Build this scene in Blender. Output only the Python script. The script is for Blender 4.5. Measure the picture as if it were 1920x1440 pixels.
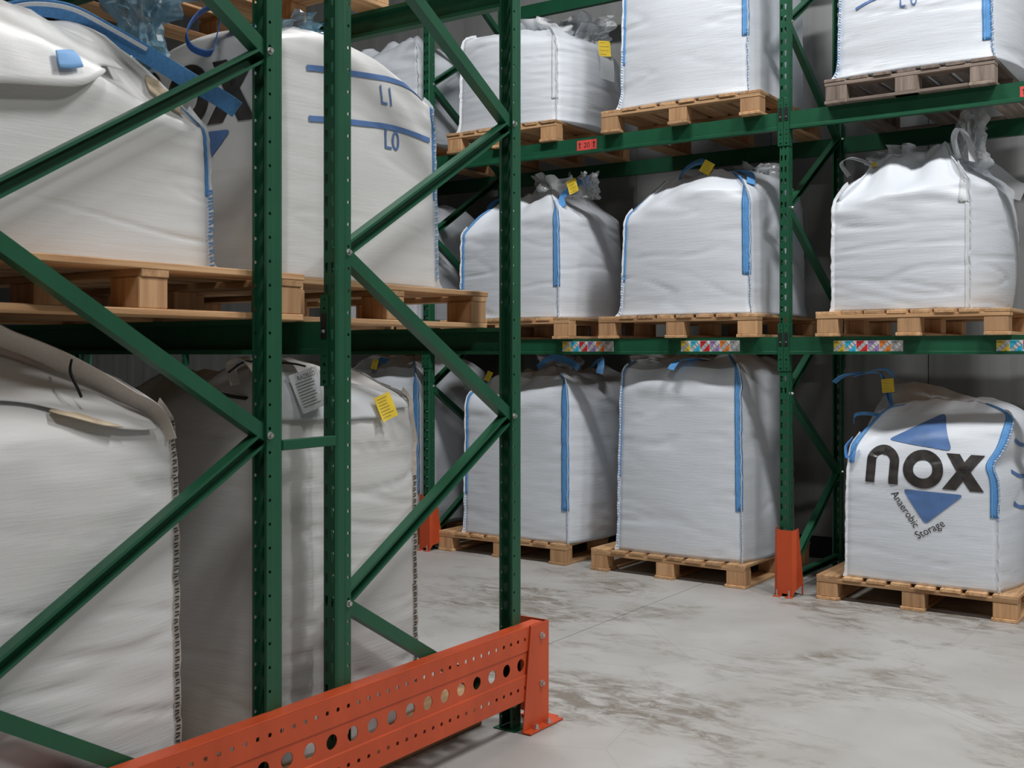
import bpy, bmesh, math, random
from mathutils import Vector, Matrix, noise
from mathutils.bvhtree import BVHTree
V = Vector
random.seed(7)
for o in list(bpy.data.objects):
    bpy.data.objects.remove(o)
scn = bpy.context.scene
COL = scn.collection
PI = math.pi

# ------------------------------------------------------------------ camera, world, light, exposure
cd = bpy.data.cameras.new('camera'); cam = bpy.data.objects.new('camera', cd); COL.objects.link(cam)
cam.location = (0, 0, 1.5); cam.rotation_euler = (PI/2, 0, 0.6063)
cd.sensor_width = 36.0; cd.lens = 39.27; cd.shift_y = -0.02896; cd.clip_start = 0.05
cd.dof.use_dof = True; cd.dof.focus_distance = 6.6; cd.dof.aperture_fstop = 9.0
scn.camera = cam
scn.view_settings.view_transform = 'Standard'; scn.view_settings.look = 'None'
scn.view_settings.gamma = 1.0; scn.view_settings.use_curve_mapping = False
scn.view_settings.exposure = 0.0
w = bpy.data.worlds.new('world'); scn.world = w; w.use_nodes = True
w.node_tree.nodes['Background'].inputs[0].default_value = (0.55, 0.57, 0.6, 1)
w.node_tree.nodes['Background'].inputs[1].default_value = 0.02

def lamp(name, loc, size, power, rot=(0, 0, 0), col=(1, 0.995, 0.985)):
    l = bpy.data.lights.new(name, 'AREA'); l.shape = 'RECTANGLE'; l.size = size[0]; l.size_y = size[1]
    l.energy = power; l.color = col
    o = bpy.data.objects.new(name, l); COL.objects.link(o); o.location = loc; o.rotation_euler = rot
    return o
# ceiling lamps over the cross aisle and over the aisle the camera stands in
lamp('ceiling_lamp', (-3.5, 4.5, 6.5), (1.4, 0.35), 155)
lamp('ceiling_lamp', (0.3, 4.5, 6.5), (1.4, 0.35), 205)
lamp('ceiling_lamp', (4.0, 4.5, 6.5), (1.4, 0.35), 165)
lamp('ceiling_lamp', (0.6, -0.4, 6.5), (1.4, 0.35), 115)

# ------------------------------------------------------------------ materials
def new_mat(name):
    m = bpy.data.materials.new(name); m.use_nodes = True
    nt = m.node_tree; b = nt.nodes['Principled BSDF']
    return m, nt, b
def N(nt, t, **kw):
    n = nt.nodes.new(t)
    for k, v in kw.items():
        if k == 'inp':
            for a, b in v.items(): n.inputs[a].default_value = b
        else: setattr(n, k, v)
    return n
def ramp(nt, fac, stops):
    r = N(nt, 'ShaderNodeValToRGB'); e = r.color_ramp.elements
    while len(e) < len(stops): e.new(0.5)
    for i, (p, c) in enumerate(stops):
        e[i].position = p; e[i].color = (c[0], c[1], c[2], 1)
    nt.links.new(fac, r.inputs[0]); return r
def mapped(nt, scale, space='Object'):
    tc = N(nt, 'ShaderNodeTexCoord'); mp = N(nt, 'ShaderNodeMapping'); mp.inputs['Scale'].default_value = scale
    nt.links.new(tc.outputs[space], mp.inputs[0]); return mp.outputs[0]
def bump(nt, b, h, strength, dist=0.01, prev=None):
    n = N(nt, 'ShaderNodeBump'); n.inputs['Strength'].default_value = strength; n.inputs['Distance'].default_value = dist
    nt.links.new(h, n.inputs['Height'])
    if prev: nt.links.new(prev, n.inputs['Normal'])
    nt.links.new(n.outputs[0], b.inputs['Normal']); return n.outputs[0]
def plain(name, col, rough=0.5, metal=0.0, spec=0.5, var=0.0, vscale=8):
    m, nt, b = new_mat(name)
    b.inputs['Base Color'].default_value = (*col, 1); b.inputs['Roughness'].default_value = rough
    b.inputs['Metallic'].default_value = metal; b.inputs['Specular IOR Level'].default_value = spec
    if var:
        nz = N(nt, 'ShaderNodeTexNoise', inp={'Scale': vscale, 'Detail': 5.0})
        nt.links.new(mapped(nt, (1, 1, 1)), nz.inputs['Vector'])
        r = ramp(nt, nz.outputs['Fac'], [(0.3, [c*(1-var) for c in col]), (0.7, [min(1, c*(1+var)) for c in col])])
        nt.links.new(r.outputs[0], b.inputs['Base Color'])
    return m

def fabric(name, col, rough=0.42, crinkle=0.16):
    m, nt, b = new_mat(name)
    b.inputs['Roughness'].default_value = rough; b.inputs['Specular IOR Level'].default_value = 0.45
    nz = N(nt, 'ShaderNodeTexNoise', inp={'Scale': 2.2, 'Detail': 4.0})
    nt.links.new(mapped(nt, (1, 1, 1)), nz.inputs['Vector'])
    r = ramp(nt, nz.outputs['Fac'], [(0.3, [c*0.94 for c in col]), (0.65, col)])
    nt.links.new(r.outputs[0], b.inputs['Base Color'])
    a = N(nt, 'ShaderNodeTexNoise', inp={'Scale': 1.0, 'Detail': 3.0, 'Roughness': 0.6, 'Distortion': 0.6})
    nt.links.new(mapped(nt, (7, 7, 130)), a.inputs['Vector'])
    n1 = bump(nt, b, a.outputs['Fac'], crinkle, 0.012)
    c = N(nt, 'ShaderNodeTexNoise', inp={'Scale': 1.0, 'Detail': 2.0})
    nt.links.new(mapped(nt, (420, 420, 420)), c.inputs['Vector'])
    bump(nt, b, c.outputs['Fac'], 0.12, 0.004, n1)
    return m
M = {}
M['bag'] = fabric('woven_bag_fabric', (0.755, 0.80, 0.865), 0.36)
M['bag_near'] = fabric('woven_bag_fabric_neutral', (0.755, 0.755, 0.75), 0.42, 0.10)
M['bag_old'] = fabric('woven_bag_fabric_natural', (0.69, 0.69, 0.685), 0.46, 0.12)
M['blue'] = plain('blue_webbing', (0.095, 0.31, 0.66), 0.6, var=0.15, vscale=120)
M['blue_shaded'] = plain('shaded_blue_webbing', (0.03, 0.12, 0.40), 0.65, var=0.15, vscale=120)  # blue webbing with shade put into its colour, for the shaded loop
M['lightblue'] = plain('pale_blue_thread', (0.20, 0.42, 0.75), 0.7)
M['white_web'] = plain('white_webbing', (0.74, 0.77, 0.81), 0.65, var=0.06, vscale=90)
M['beige_web'] = plain('beige_webbing', (0.66, 0.60, 0.54), 0.7, var=0.06, vscale=90)
M['black_thread'] = plain('black_thread', (0.008, 0.008, 0.01), 0.8)
M['ink_blue'] = plain('blue_ink', (0.10, 0.20, 0.44), 0.42, var=0.12, vscale=14)
M['ink_black'] = plain('black_ink', (0.045, 0.041, 0.039), 0.30, var=0.4, vscale=20)
M['ink_grey'] = plain('faded_print', (0.16, 0.15, 0.13), 0.6)
M['tag'] = plain('yellow_tag_card', (0.92, 0.66, 0.05), 0.5)
M['label_white'] = plain('white_label_paper', (0.74, 0.75, 0.77), 0.4)
M['steel'] = plain('zinc_steel', (0.62, 0.62, 0.60), 0.35, 0.9)
M['dark_steel'] = plain('dark_steel', (0.05, 0.05, 0.055), 0.4, 0.6)
M['black'] = plain('black_rubber', (0.012, 0.012, 0.013), 0.7)
M['stain'] = plain('ochre_stained_fabric', (0.60, 0.49, 0.35), 0.6, var=0.2, vscale=20)
for k, c in dict(yellow=(0.80, 0.60, 0.06), cyan=(0.03, 0.50, 0.76), red=(0.66, 0.025, 0.03), purple=(0.35, 0.23, 0.50),
                 orange=(0.80, 0.22, 0.035), grey=(0.42, 0.42, 0.42), redsign=(0.80, 0.10, 0.085)).items():
    M['l_'+k] = plain('label_'+k, c, 0.45)

def paint(name, col, rough, wear):
    m, nt, b = new_mat(name)
    b.inputs['Roughness'].default_value = rough; b.inputs['Specular IOR Level'].default_value = 0.4
    nz = N(nt, 'ShaderNodeTexNoise', inp={'Scale': 3.0, 'Detail': 6.0, 'Roughness': 0.65})
    nt.links.new(mapped(nt, (2, 2, 1)), nz.inputs['Vector'])
    r = ramp(nt, nz.outputs['Fac'], [(0.3, [c*0.86 for c in col]), (0.7, [min(1, c*1.12) for c in col])])
    sc = N(nt, 'ShaderNodeTexNoise', inp={'Scale': 14.0, 'Detail': 8.0, 'Roughness': 0.75})
    nt.links.new(mapped(nt, (1, 1, 0.35)), sc.inputs['Vector'])
    rr = ramp(nt, sc.outputs['Fac'], [(0.66, (0, 0, 0)), (0.74, (wear, wear, wear))])
    mx = N(nt, 'ShaderNodeMixRGB'); mx.inputs[2].default_value = (0.36, 0.36, 0.33, 1)
    nt.links.new(rr.outputs[0], mx.inputs[0]); nt.links.new(r.outputs[0], mx.inputs[1])
    nt.links.new(mx.outputs[0], b.inputs['Base Color'])
    return m
M['green'] = paint('green_powder_coat', (0.0145, 0.098, 0.048), 0.40, 0.3)
M['orange'] = paint('orange_powder_coat', (0.60, 0.086, 0.026), 0.40, 0.2)

def wood(name, axis, base, dark):
    m, nt, b = new_mat(name); b.inputs['Roughness'].default_value = 0.75
    sc = [34, 34, 34]; sc[axis] = 2.2
    oi = N(nt, 'ShaderNodeObjectInfo')
    tc = N(nt, 'ShaderNodeTexCoord'); mp = N(nt, 'ShaderNodeMapping'); mp.inputs['Scale'].default_value = sc
    ad = N(nt, 'ShaderNodeVectorMath', operation='ADD')
    cm = N(nt, 'ShaderNodeCombineXYZ'); mu = N(nt, 'ShaderNodeMath', operation='MULTIPLY'); mu.inputs[1].default_value = 37.0
    nt.links.new(oi.outputs['Random'], mu.inputs[0])
    for i in range(3): nt.links.new(mu.outputs[0], cm.inputs[i])
    nt.links.new(tc.outputs['Object'], ad.inputs[0]); nt.links.new(cm.outputs[0], ad.inputs[1])
    nt.links.new(ad.outputs[0], mp.inputs[0])
    nz = N(nt, 'ShaderNodeTexNoise', inp={'Scale': 1.0, 'Detail': 6.0, 'Roughness': 0.6, 'Distortion': 0.4})
    nt.links.new(mp.outputs[0], nz.inputs['Vector'])
    r = ramp(nt, nz.outputs['Fac'], [(0.32, dark), (0.62, base)])
    hs = N(nt, 'ShaderNodeHueSaturation'); mr = N(nt, 'ShaderNodeMapRange')
    mr.inputs['To Min'].default_value = 0.72; mr.inputs['To Max'].default_value = 1.22
    nt.links.new(oi.outputs['Random'], mr.inputs[0]); nt.links.new(mr.outputs[0], hs.inputs['Value'])
    nt.links.new(r.outputs[0], hs.inputs['Color']); nt.links.new(hs.outputs[0], b.inputs['Base Color'])
    bump(nt, b, nz.outputs['Fac'], 0.35, 0.004)
    return m
WB, WD = (0.70, 0.44, 0.235), (0.43, 0.225, 0.10)
M['wood_y'] = wood('pine_plank_lengthwise', 1, WB, WD); M['wood_x'] = wood('pine_stringer', 0, WB, WD)
M['wood_b'] = wood('pressed_wood_block', 2, (0.66, 0.395, 0.205), (0.46, 0.24, 0.115))
OB, OD = (0.33, 0.26, 0.215), (0.15, 0.115, 0.095)
M['old_y'] = wood('weathered_plank', 1, OB, OD); M['old_x'] = wood('weathered_stringer', 0, OB, OD); M['old_b'] = wood('weathered_block', 2, OB, OD)

def liner(name, tint, alpha):
    m, nt, b = new_mat(name)
    b.inputs['Base Color'].default_value = (*tint, 1); b.inputs['Roughness'].default_value = 0.2
    tr = N(nt, 'ShaderNodeBsdfTransparent'); tr.inputs[0].default_value = (0.9, 0.92, 0.94, 1)
    mx = N(nt, 'ShaderNodeMixShader')
    lw = N(nt, 'ShaderNodeLayerWeight', inp={'Blend': 0.35})
    mr = N(nt, 'ShaderNodeMapRange'); mr.inputs['To Min'].default_value = alpha; mr.inputs['To Max'].default_value = min(1, alpha+0.45)
    nt.links.new(lw.outputs['Facing'], mr.inputs[0]); nt.links.new(mr.outputs[0], mx.inputs[0])
    nt.links.new(tr.outputs[0], mx.inputs[1]); nt.links.new(b.outputs[0], mx.inputs[2])
    nt.links.new(mx.outputs[0], nt.nodes['Material Output'].inputs[0])
    return m
M['film'] = liner('clear_plastic_film', (0.72, 0.73, 0.74), 0.28)
M['bluefilm'] = liner('blue_plastic_film', (0.24, 0.43, 0.54), 0.36)
M['pouch'] = liner('clear_document_pouch', (0.74, 0.75, 0.77), 0.78)
M['thinfab'] = liner('thin_white_fabric', (0.74, 0.765, 0.79), 0.72)

def concrete():
    m, nt, b = new_mat('stained_concrete')
    co = mapped(nt, (1, 1, 1))
    big = N(nt, 'ShaderNodeTexNoise', inp={'Scale': 0.9, 'Detail': 8.0, 'Roughness': 0.68, 'Distortion': 0.5})
    mp = N(nt, 'ShaderNodeMapping'); mp.inputs['Scale'].default_value = (1.0, 1.35, 1); mp.inputs['Rotation'].default_value = (0, 0, 0.5)
    nt.links.new(co, mp.inputs[0]); nt.links.new(mp.outputs[0], big.inputs['Vector'])
    fine = N(nt, 'ShaderNodeTexNoise', inp={'Scale': 7.0, 'Detail': 9.0, 'Roughness': 0.72, 'Distortion': 0.8})
    mp2 = N(nt, 'ShaderNodeMapping'); mp2.inputs['Scale'].default_value = (0.8, 1.7, 1); mp2.inputs['Rotation'].default_value = (0, 0, 0.55)
    nt.links.new(co, mp2.inputs[0]); nt.links.new(mp2.outputs[0], fine.inputs['Vector'])
    r1 = ramp(nt, big.outputs['Fac'], [(0.475, (0, 0, 0)), (0.60, (1, 1, 1))])
    r2 = ramp(nt, fine.outputs['Fac'], [(0.42, (0, 0, 0)), (0.56, (1, 1, 1))])
    mm = N(nt, 'ShaderNodeMath', operation='MULTIPLY'); nt.links.new(r1.outputs[0], mm.inputs[0]); nt.links.new(r2.outputs[0], mm.inputs[1])
    soft = N(nt, 'ShaderNodeTexNoise', inp={'Scale': 2.3, 'Detail': 5.0})
    nt.links.new(co, soft.inputs['Vector'])
    base = ramp(nt, soft.outputs['Fac'], [(0.3, (0.41, 0.395, 0.375)), (0.7, (0.50, 0.49, 0.475))])
    mx = N(nt, 'ShaderNodeMixRGB'); mx.inputs[2].default_value = (0.19, 0.158, 0.122, 1)
    k = N(nt, 'ShaderNodeMath', operation='MULTIPLY'); k.inputs[1].default_value = 0.85
    nt.links.new(mm.outputs[0], k.inputs[0]); nt.links.new(k.outputs[0], mx.inputs[0]); nt.links.new(base.outputs[0], mx.inputs[1])
    # hairline scratches
    vo = N(nt, 'ShaderNodeTexVoronoi', feature='DISTANCE_TO_EDGE'); vo.inputs['Scale'].default_value = 0.75
    nt.links.new(co, vo.inputs['Vector'])
    cr = ramp(nt, vo.outputs['Distance'], [(0.0, (0.75, 0.75, 0.75)), (0.004, (1, 1, 1))])
    m2 = N(nt, 'ShaderNodeMixRGB', blend_type='MULTIPLY'); m2.inputs[0].default_value = 0.5
    nt.links.new(mx.outputs[0], m2.inputs[1]); nt.links.new(cr.outputs[0], m2.inputs[2])
    nt.links.new(m2.outputs[0], b.inputs['Base Color'])
    rr = N(nt, 'ShaderNodeMapRange'); rr.inputs['To Min'].default_value = 0.42; rr.inputs['To Max'].default_value = 0.62
    nt.links.new(fine.outputs['Fac'], rr.inputs[0]); nt.links.new(rr.outputs[0], b.inputs['Roughness'])
    bump(nt, b, fine.outputs['Fac'], 0.08, 0.004)
    return m
M['concrete'] = concrete()
M['panel'] = plain('white_wall_panel', (0.30, 0.305, 0.305), 0.36, var=0.04, vscale=2)
M['shell'] = plain('grey_hall_wall', (0.13, 0.13, 0.13), 0.8, var=0.05, vscale=1)

# ------------------------------------------------------------------ mesh helpers
def link(name, me, mats, parent=None, smooth=False, loc=(0, 0, 0), rot=(0, 0, 0)):
    o = bpy.data.objects.new(name, me); COL.objects.link(o)
    if not isinstance(mats, (list, tuple)): mats = [mats]
    if not me.materials:
        for m in mats: me.materials.append(m)
    if smooth:
        for p in me.polygons: p.use_smooth = True
    o.location = loc; o.rotation_euler = rot
    if parent: o.parent = parent
    return o
def mesh(name, vs, fs, idx=None):
    me = bpy.data.meshes.new(name); me.from_pydata([tuple(v) for v in vs], [], fs); me.update()
    if idx:
        for p, i in zip(me.polygons, idx): p.material_index = i
    return me
def thing(name, label, cat, loc=(0, 0, 0), rz=0.0, group=None):
    o = bpy.data.objects.new(name, None); COL.objects.link(o); o.location = loc; o.rotation_euler = (0, 0, rz)
    o.empty_display_size = 0.1; o['label'] = label; o['category'] = cat
    if group: o['group'] = group
    return o
def copy_tree(o, parent=None):
    c = o.copy(); COL.objects.link(c); c.parent = parent
    for ch in list(o.children): copy_tree(ch, c)
    return c
def box_data(a, b):
    (x0, y0, z0), (x1, y1, z1) = a, b
    vs = [(x0, y0, z0), (x1, y0, z0), (x1, y1, z0), (x0, y1, z0), (x0, y0, z1), (x1, y0, z1), (x1, y1, z1), (x0, y1, z1)]
    fs = [(0, 3, 2, 1), (4, 5, 6, 7), (0, 1, 5, 4), (1, 2, 6, 5), (2, 3, 7, 6), (3, 0, 4, 7)]
    return vs, fs
def join(*ds):
    vs, fs = [], []
    for v, f in ds:
        n = len(vs); vs += [tuple(p) for p in v]; fs += [tuple(i+n for i in q) for q in f]
    return vs, fs
def box(name, a, b, bev=0.0, seg=1):
    me = mesh(name, *box_data(a, b))
    if bev:
        bm = bmesh.new(); bm.from_mesh(me)
        bmesh.ops.bevel(bm, geom=bm.edges[:], offset=bev, segments=seg, affect='EDGES'); bm.to_mesh(me); bm.free()
    return me
def prism(poly, z0, z1):            # polygon (x,y) extruded in z
    n = len(poly)
    vs = [(x, y, z0) for x, y in poly]+[(x, y, z1) for x, y in poly]
    fs = [tuple(range(n))[::-1], tuple(range(n, 2*n))]+[(i, (i+1) % n, n+(i+1) % n, n+i) for i in range(n)]
    return vs, fs
def orient(d, fn): return [fn(V(v)) for v in d[0]], d[1]
def cyl(r, h, n=10, c=(0, 0, 0), ax='z', r2=None):
    r2 = r if r2 is None else r2
    vs = []
    for rr, z in ((r, 0), (r2, h)):
        for i in range(n):
            a = 2*PI*i/n; p = (rr*math.cos(a), rr*math.sin(a), z)
            if ax == 'x': p = (p[2], p[0], p[1])
            if ax == 'y': p = (p[1], p[2], p[0])
            vs.append((p[0]+c[0], p[1]+c[1], p[2]+c[2]))
    fs = [tuple(range(n))[::-1], tuple(range(n, 2*n))]+[(i, (i+1) % n, n+(i+1) % n, n+i) for i in range(n)]
    return vs, fs
def bolt_data(c, ax, r=0.009, h=0.008, sgn=1):       # washer plus hexagonal head
    a = cyl(r*1.35, h*0.3*sgn, 12, c, ax)
    i = 'xyz'.index(ax); c2 = list(c); c2[i] += h*0.3*sgn
    b = cyl(r, h*sgn, 6, c2, ax, r*0.85)
    return join(a, b)
def fixn(me):
    bm = bmesh.new(); bm.from_mesh(me); bmesh.ops.recalc_face_normals(bm, faces=bm.faces[:]); bm.to_mesh(me); bm.free(); return me
def solid(o, t):
    m = o.modifiers.new('thickness', 'SOLIDIFY'); m.thickness = t; m.offset = 0; return o

def hole_cell(u0, u1, v0, v1, hole, n=8):
    """flat plate u0..u1 x v0..v1 with one hole polygon (n points, starting at +u, anticlockwise)"""
    cu, cv = (u0+u1)/2, (v0+v1)/2; outer = []
    for i in range(n):
        a = 2*PI*i/n; c, s = math.cos(a), math.sin(a)
        k = 1/max(abs(c), abs(s)); outer.append((cu+c*k*(u1-u0)/2, cv+s*k*(v1-v0)/2))
    return outer+list(hole), [(i, (i+1) % n, n+(i+1) % n, n+i) for i in range(n)]
def circ(cu, cv, r, n=8, ry=None):
    ry = ry or r
    return [(cu+r*math.cos(2*PI*i/n), cv+ry*math.sin(2*PI*i/n)) for i in range(n)]
def tear(cu, cv, wt, wb, h):         # upright teardrop slot, 8 points
    pts = [(wt*.4+wb*.1, 0), (wt/2, h/2), (0, h/2), (-wt/2, h/2), (-wt*.4-wb*.1, 0), (-wb/2, -h/2), (0, -h/2), (wb/2, -h/2)]
    return [(cu+a, cv+b) for a, b in pts]

_font = {}
def text_data(s, size):              # flat lettering in x,y, origin at left of the baseline
    if s not in _font:
        cu = bpy.data.curves.new('lettering', 'FONT'); cu.body = s; cu.size = 1; cu.resolution_u = 3
        ob = bpy.data.objects.new('lettering', cu); COL.objects.link(ob)
        dg = bpy.context.evaluated_depsgraph_get()
        me = bpy.data.meshes.new_from_object(ob.evaluated_get(dg))
        _font[s] = ([tuple(v.co) for v in me.vertices], [tuple(p.vertices) for p in me.polygons])
        bpy.data.objects.remove(ob); bpy.data.curves.remove(cu); bpy.data.meshes.remove(me)
    vs, fs = _font[s]
    return [(x*size, y*size, 0) for x, y, z in vs], fs

# ------------------------------------------------------------------ setting
XJ = -3.14
vs, fs = join(([(-16, -8, 0), (XJ-.0025, -8, 0), (XJ-.0025, 8.4, 0), (-16, 8.4, 0)], [(0, 1, 2, 3)]),
              ([(XJ+.0025, -8, 0), (9, -8, 0), (9, 8.4, 0), (XJ+.0025, 8.4, 0)], [(0, 1, 2, 3)]),
              ([(XJ-.0025, -8, -.012), (XJ+.0025, -8, -.012), (XJ+.0025, 8.4, -.012), (XJ-.0025, 8.4, -.012)], [(0, 1, 2, 3)]),
              ([(XJ-.0025, -8, 0), (XJ-.0025, -8, -.012), (XJ-.0025, 8.4, -.012), (XJ-.0025, 8.4, 0)], [(0, 1, 2, 3)]),
              ([(XJ+.0025, -8, 0), (XJ+.0025, -8, -.012), (XJ+.0025, 8.4, -.012), (XJ+.0025, 8.4, 0)], [(0, 1, 2, 3)]))
fl = link('floor', mesh('floor', vs, fs), M['concrete']); fl['kind'] = 'structure'
YW = 8.06
wb = link('wall_back', mesh('wall_back', *box_data((-16, YW+.06, 0), (9, YW+.2, 9))), M['shell']); wb['kind'] = 'structure'
# ribbed sandwich panels of the back wall
prof = []
Wp = 1.15
for i in range(0, 24):
    x = Wp*i/24
    prof.append((x, 0.0 if i % 6 not in (0, 1) else -0.004))
prof.append((Wp-.006, 0.0))
pv = [(x, y, .16) for x, y in prof]+[(x, y, 9) for x, y in prof]+[(Wp-.006, .055, .16), (Wp-.006, .055, 9), (0, .055, .16), (0, .055, 9)]
n = len(prof)
pf = [(i, i+1, n+i+1, n+i) for i in range(n-1)]+[(n-1, 2*n, 2*n+1, 2*n-1), (0, n, 2*n+3, 2*n+2)]
pme = mesh('panel', pv, pf); pme.materials.append(M['panel'])
for i in range(16):
    link('panel', pme, M['panel'], wb, loc=(-12.4+Wp*i, YW, 0))
bb = link('baseboard_back', mesh('baseboard_back', *box_data((-16, YW-.012, 0), (9, YW+.058, .155))), M['black']); bb['kind'] = 'structure'
for nm, a, b in (('wall_left', (-16.2, -8, 0), (-16, 8.4, 9)), ('wall_right', (9, -8, 0), (9.2, 8.4, 9)), ('wall_front', (-16, -8.2, 0), (9, -8, 9)), ('ceiling', (-16, -8, 9), (9, 8.4, 9.2))):
    o = link(nm, mesh(nm, *box_data(a, b)), M['shell']); o['kind'] = 'structure'

# ------------------------------------------------------------------ racking
W2, PD = 0.032, 0.068
PITCH = 0.0725
def post_mesh(h):
    parts = []
    nc = int(h/PITCH)
    sect = [(0.0255, 0.0), (0.0305, 0.010), (0.0305, 0.038), (0.032, 0.043)]
    for k in range(nc):
        z0, z1 = k*PITCH, (k+1)*PITCH; zc = (z0+z1)/2
        for sx in (-1, 1):
            u0, u1 = (0, .0255) if sx > 0 else (-.0255, 0)
            d = hole_cell(u0, u1, z0, z1, tear(sx*.0128, zc, .0125, .006, .034))
            parts.append(([(u, 0, v) for u, v in d[0]], d[1]))
            d = hole_cell(.043, PD, z0, z1, circ(.0555, zc, .0052))
            parts.append(([(sx*.032, u, v) for u, v in d[0]], d[1]))
    H = nc*PITCH
    for sx in (-1, 1):
        for a, b in zip(sect[:-1], sect[1:]):
            parts.append(([(sx*a[0], a[1], 0), (sx*b[0], b[1], 0), (sx*b[0], b[1], H), (sx*a[0], a[1], H)], [(0, 1, 2, 3)]))
        parts.append(([(sx*.032, PD, 0), (sx*.021, PD, 0), (sx*.021, PD, H), (sx*.032, PD, H)], [(0, 1, 2, 3)]))
    me = mesh('post', *join(*parts))
    bm = bmesh.new(); bm.from_mesh(me); bmesh.ops.remove_doubles(bm, verts=bm.verts[:], dist=1e-5)
    bmesh.ops.recalc_face_normals(bm, faces=bm.faces[:]); bm.to_mesh(me); bm.free()
    return me
POST = post_mesh(5.0); POST.materials.append(M['green'])
FOOT = box('foot_plate', (-.055, -.022, 0), (.050, .085, .005)); FOOT.materials.append(M['green'])
BOLT = fixn(mesh('bolt', *bolt_data((0, 0, 0), 'x', .0085, .009))); BOLT.materials.append(M['steel'])
FD = 1.07
def brace_mesh(p, q, openx):
    """lipped channel from p to q in the plane of the frame; openx=+1: the open side looks to +x"""
    p, q = V(p), V(q); d = (q-p).normalized(); up = V((1, 0, 0)).cross(d); w, t = .021, .020
    sec = [(-w+.008, openx*t), (-w, openx*t), (-w, -openx*t), (w, -openx*t), (w, openx*t), (w-.008, openx*t)]
    vs = [];
    for e in (p, q):
        for a, b in sec: vs.append(e+up*a+V((1, 0, 0))*b)
    n = len(sec)
    return fixn(mesh('brace', vs, [(i, i+1, n+i+1, n+i) for i in range(n-1)]))
def frame(label, x, y, rev=False, tilt=0.0, group=None):
    """two posts at y (web outwards) and y+FD; rev: the bracing pattern mirrored front to back"""
    t = thing('upright_frame', label, 'rack frame', (x, y, 0), 0, group)
    for k in (0, 1):
        rz = 0 if k == 0 else PI
        link('post', POST, M['green'], t, loc=(0, 0 if k == 0 else FD, .006), rot=(0, 0, rz))
        link('foot_plate', FOOT, M['green'], t, loc=(0, 0 if k == 0 else FD, 0), rot=(0, 0, rz))
    zs = [.10, .681, 1.254, 1.836, 2.42, 3.0, 3.585, 4.17, 4.75]
    ya, yb = .052, FD-.052
    def yy(i): return (ya if (i % 2 == 0) != rev else yb)
    for i in range(len(zs)-1):
        a, b = (0, yy(i), zs[i]), (0, yy(i+1), zs[i+1])
        up_right = (b[1] > a[1])
        o = link('brace', brace_mesh(a, b, 1 if up_right else -1), M['green'], t); solid(o, .0022)
    if not rev:
        o = link('brace', brace_mesh((0, ya, .085), (0, yb, .085), 1), M['green'], t); solid(o, .0022)
    for i in range(len(zs)):
        link('bolt', BOLT, M['steel'], t, loc=(.032, yy(i)+(.004 if yy(i) < .5 else -.004), zs[i]))
    return t
NX, BX = -2.566, -2.579
frame('nearest green upright frame, left of the pair behind the orange barrier', NX, 1.351, rev=False if False else True)
frame('near green upright frame ending at the bolted orange end post', NX, 2.655, rev=True)
frame('green upright frame with orange guard, right of the blue-taped back-row bags', BX, 6.693)
frame('green upright frame with orange guard, half hidden behind the near rack', -5.448, 6.693)
frame('green upright frame hidden deep behind the near left bags', NX-2.87, 1.351, True)
frame('green upright frame hidden deep behind the bag printed L0', NX-2.87, 2.655, True)
# row spacer between the two back-to-back near frames
for z, lab in ((1.22, 'short green spacer bar joining the two near upright frames'), (3.62, 'green spacer bar joining the near frames high up')):
    t = thing('row_spacer', lab, 'spacer bar', (NX, 2.421, z))
    link('channel', box('channel', (.008, 0, -.016), (.031, .234, .016), .002), M['green'], t)

def connector_data(s):
    """end connector: front plate over half the post, side return; s=-1: at the beam's left end"""
    parts = []
    zs = [-.104, -.075, -.047, -.02, .01, .05, .10, .135, .165, .194]
    holes = {0: .007, 2: .007, 7: .0045, 8: .0035, 1: .0035, 3: .0035}
    for i in range(len(zs)-1):
        u0, u1 = .0015, .036
        if i in holes: d = hole_cell(u0, u1, zs[i], zs[i+1], circ((u0+u1)/2, (zs[i]+zs[i+1])/2, holes[i]))
        else: d = ([(u0, zs[i]), (u1, zs[i]), (u1, zs[i+1]), (u0, zs[i+1])], [(0, 1, 2, 3)])
        parts.append(([(-s*u, -.004, v) for u, v in d[0]], d[1]))
    parts.append(([(-s*.036, -.004, zs[0]), (-s*.036, .046, zs[0]), (-s*.036, .046, zs[-1]), (-s*.036, -.004, zs[-1])], [(0, 1, 2, 3)]))
    me = mesh('connector', *join(*parts))
    bm = bmesh.new(); bm.from_mesh(me); bmesh.ops.remove_doubles(bm, verts=bm.verts[:], dist=1e-5); bm.to_mesh(me); bm.free()
    return me
CONN = {-1: connector_data(-1), 1: connector_data(1)}
CLIP = {s: mesh('lock_clip', *box_data((min(-s*.008, -s*.030), -.0085, .052), (max(-s*.008, -s*.030), -.0045, .135))) for s in (-1, 1)}
PIN = {s: fixn(mesh('pin', *cyl(.0065, -.008, 10, (-s*.019, -.0085, .075), 'y', .004))) for s in (-1, 1)}
BAY = 2.87
def beam_mesh(L, closed=True):
    D = .046
    sec = [(0, 0), (0, .017), (.0035, .020), (.0035, .108), (D, .108), (D, 0)] if closed else \
          [(0, 0), (0, .017), (.0035, .020), (.0035, .108), (D, .108), (D, .092), (.010, .092), (.010, .014), (D, .014), (D, 0)]
    n = len(sec); x0, x1 = -L/2+.036, L/2-.036
    vs = [(x0, a, b) for a, b in sec]+[(x1, a, b) for a, b in sec]
    return fixn(mesh('rail', vs, [tuple(range(n)), tuple(range(n, 2*n))[::-1]]+[(i, (i+1) % n, n+(i+1) % n, n+i) for i in range(n)]))
RAIL = beam_mesh(BAY); RAIL_C = beam_mesh(BAY, False)
RAIL.materials.append(M['green']); RAIL_C.materials.append(M['green'])
for d in (CONN,):
    for me in d.values(): me.materials.append(M['green'])
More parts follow.
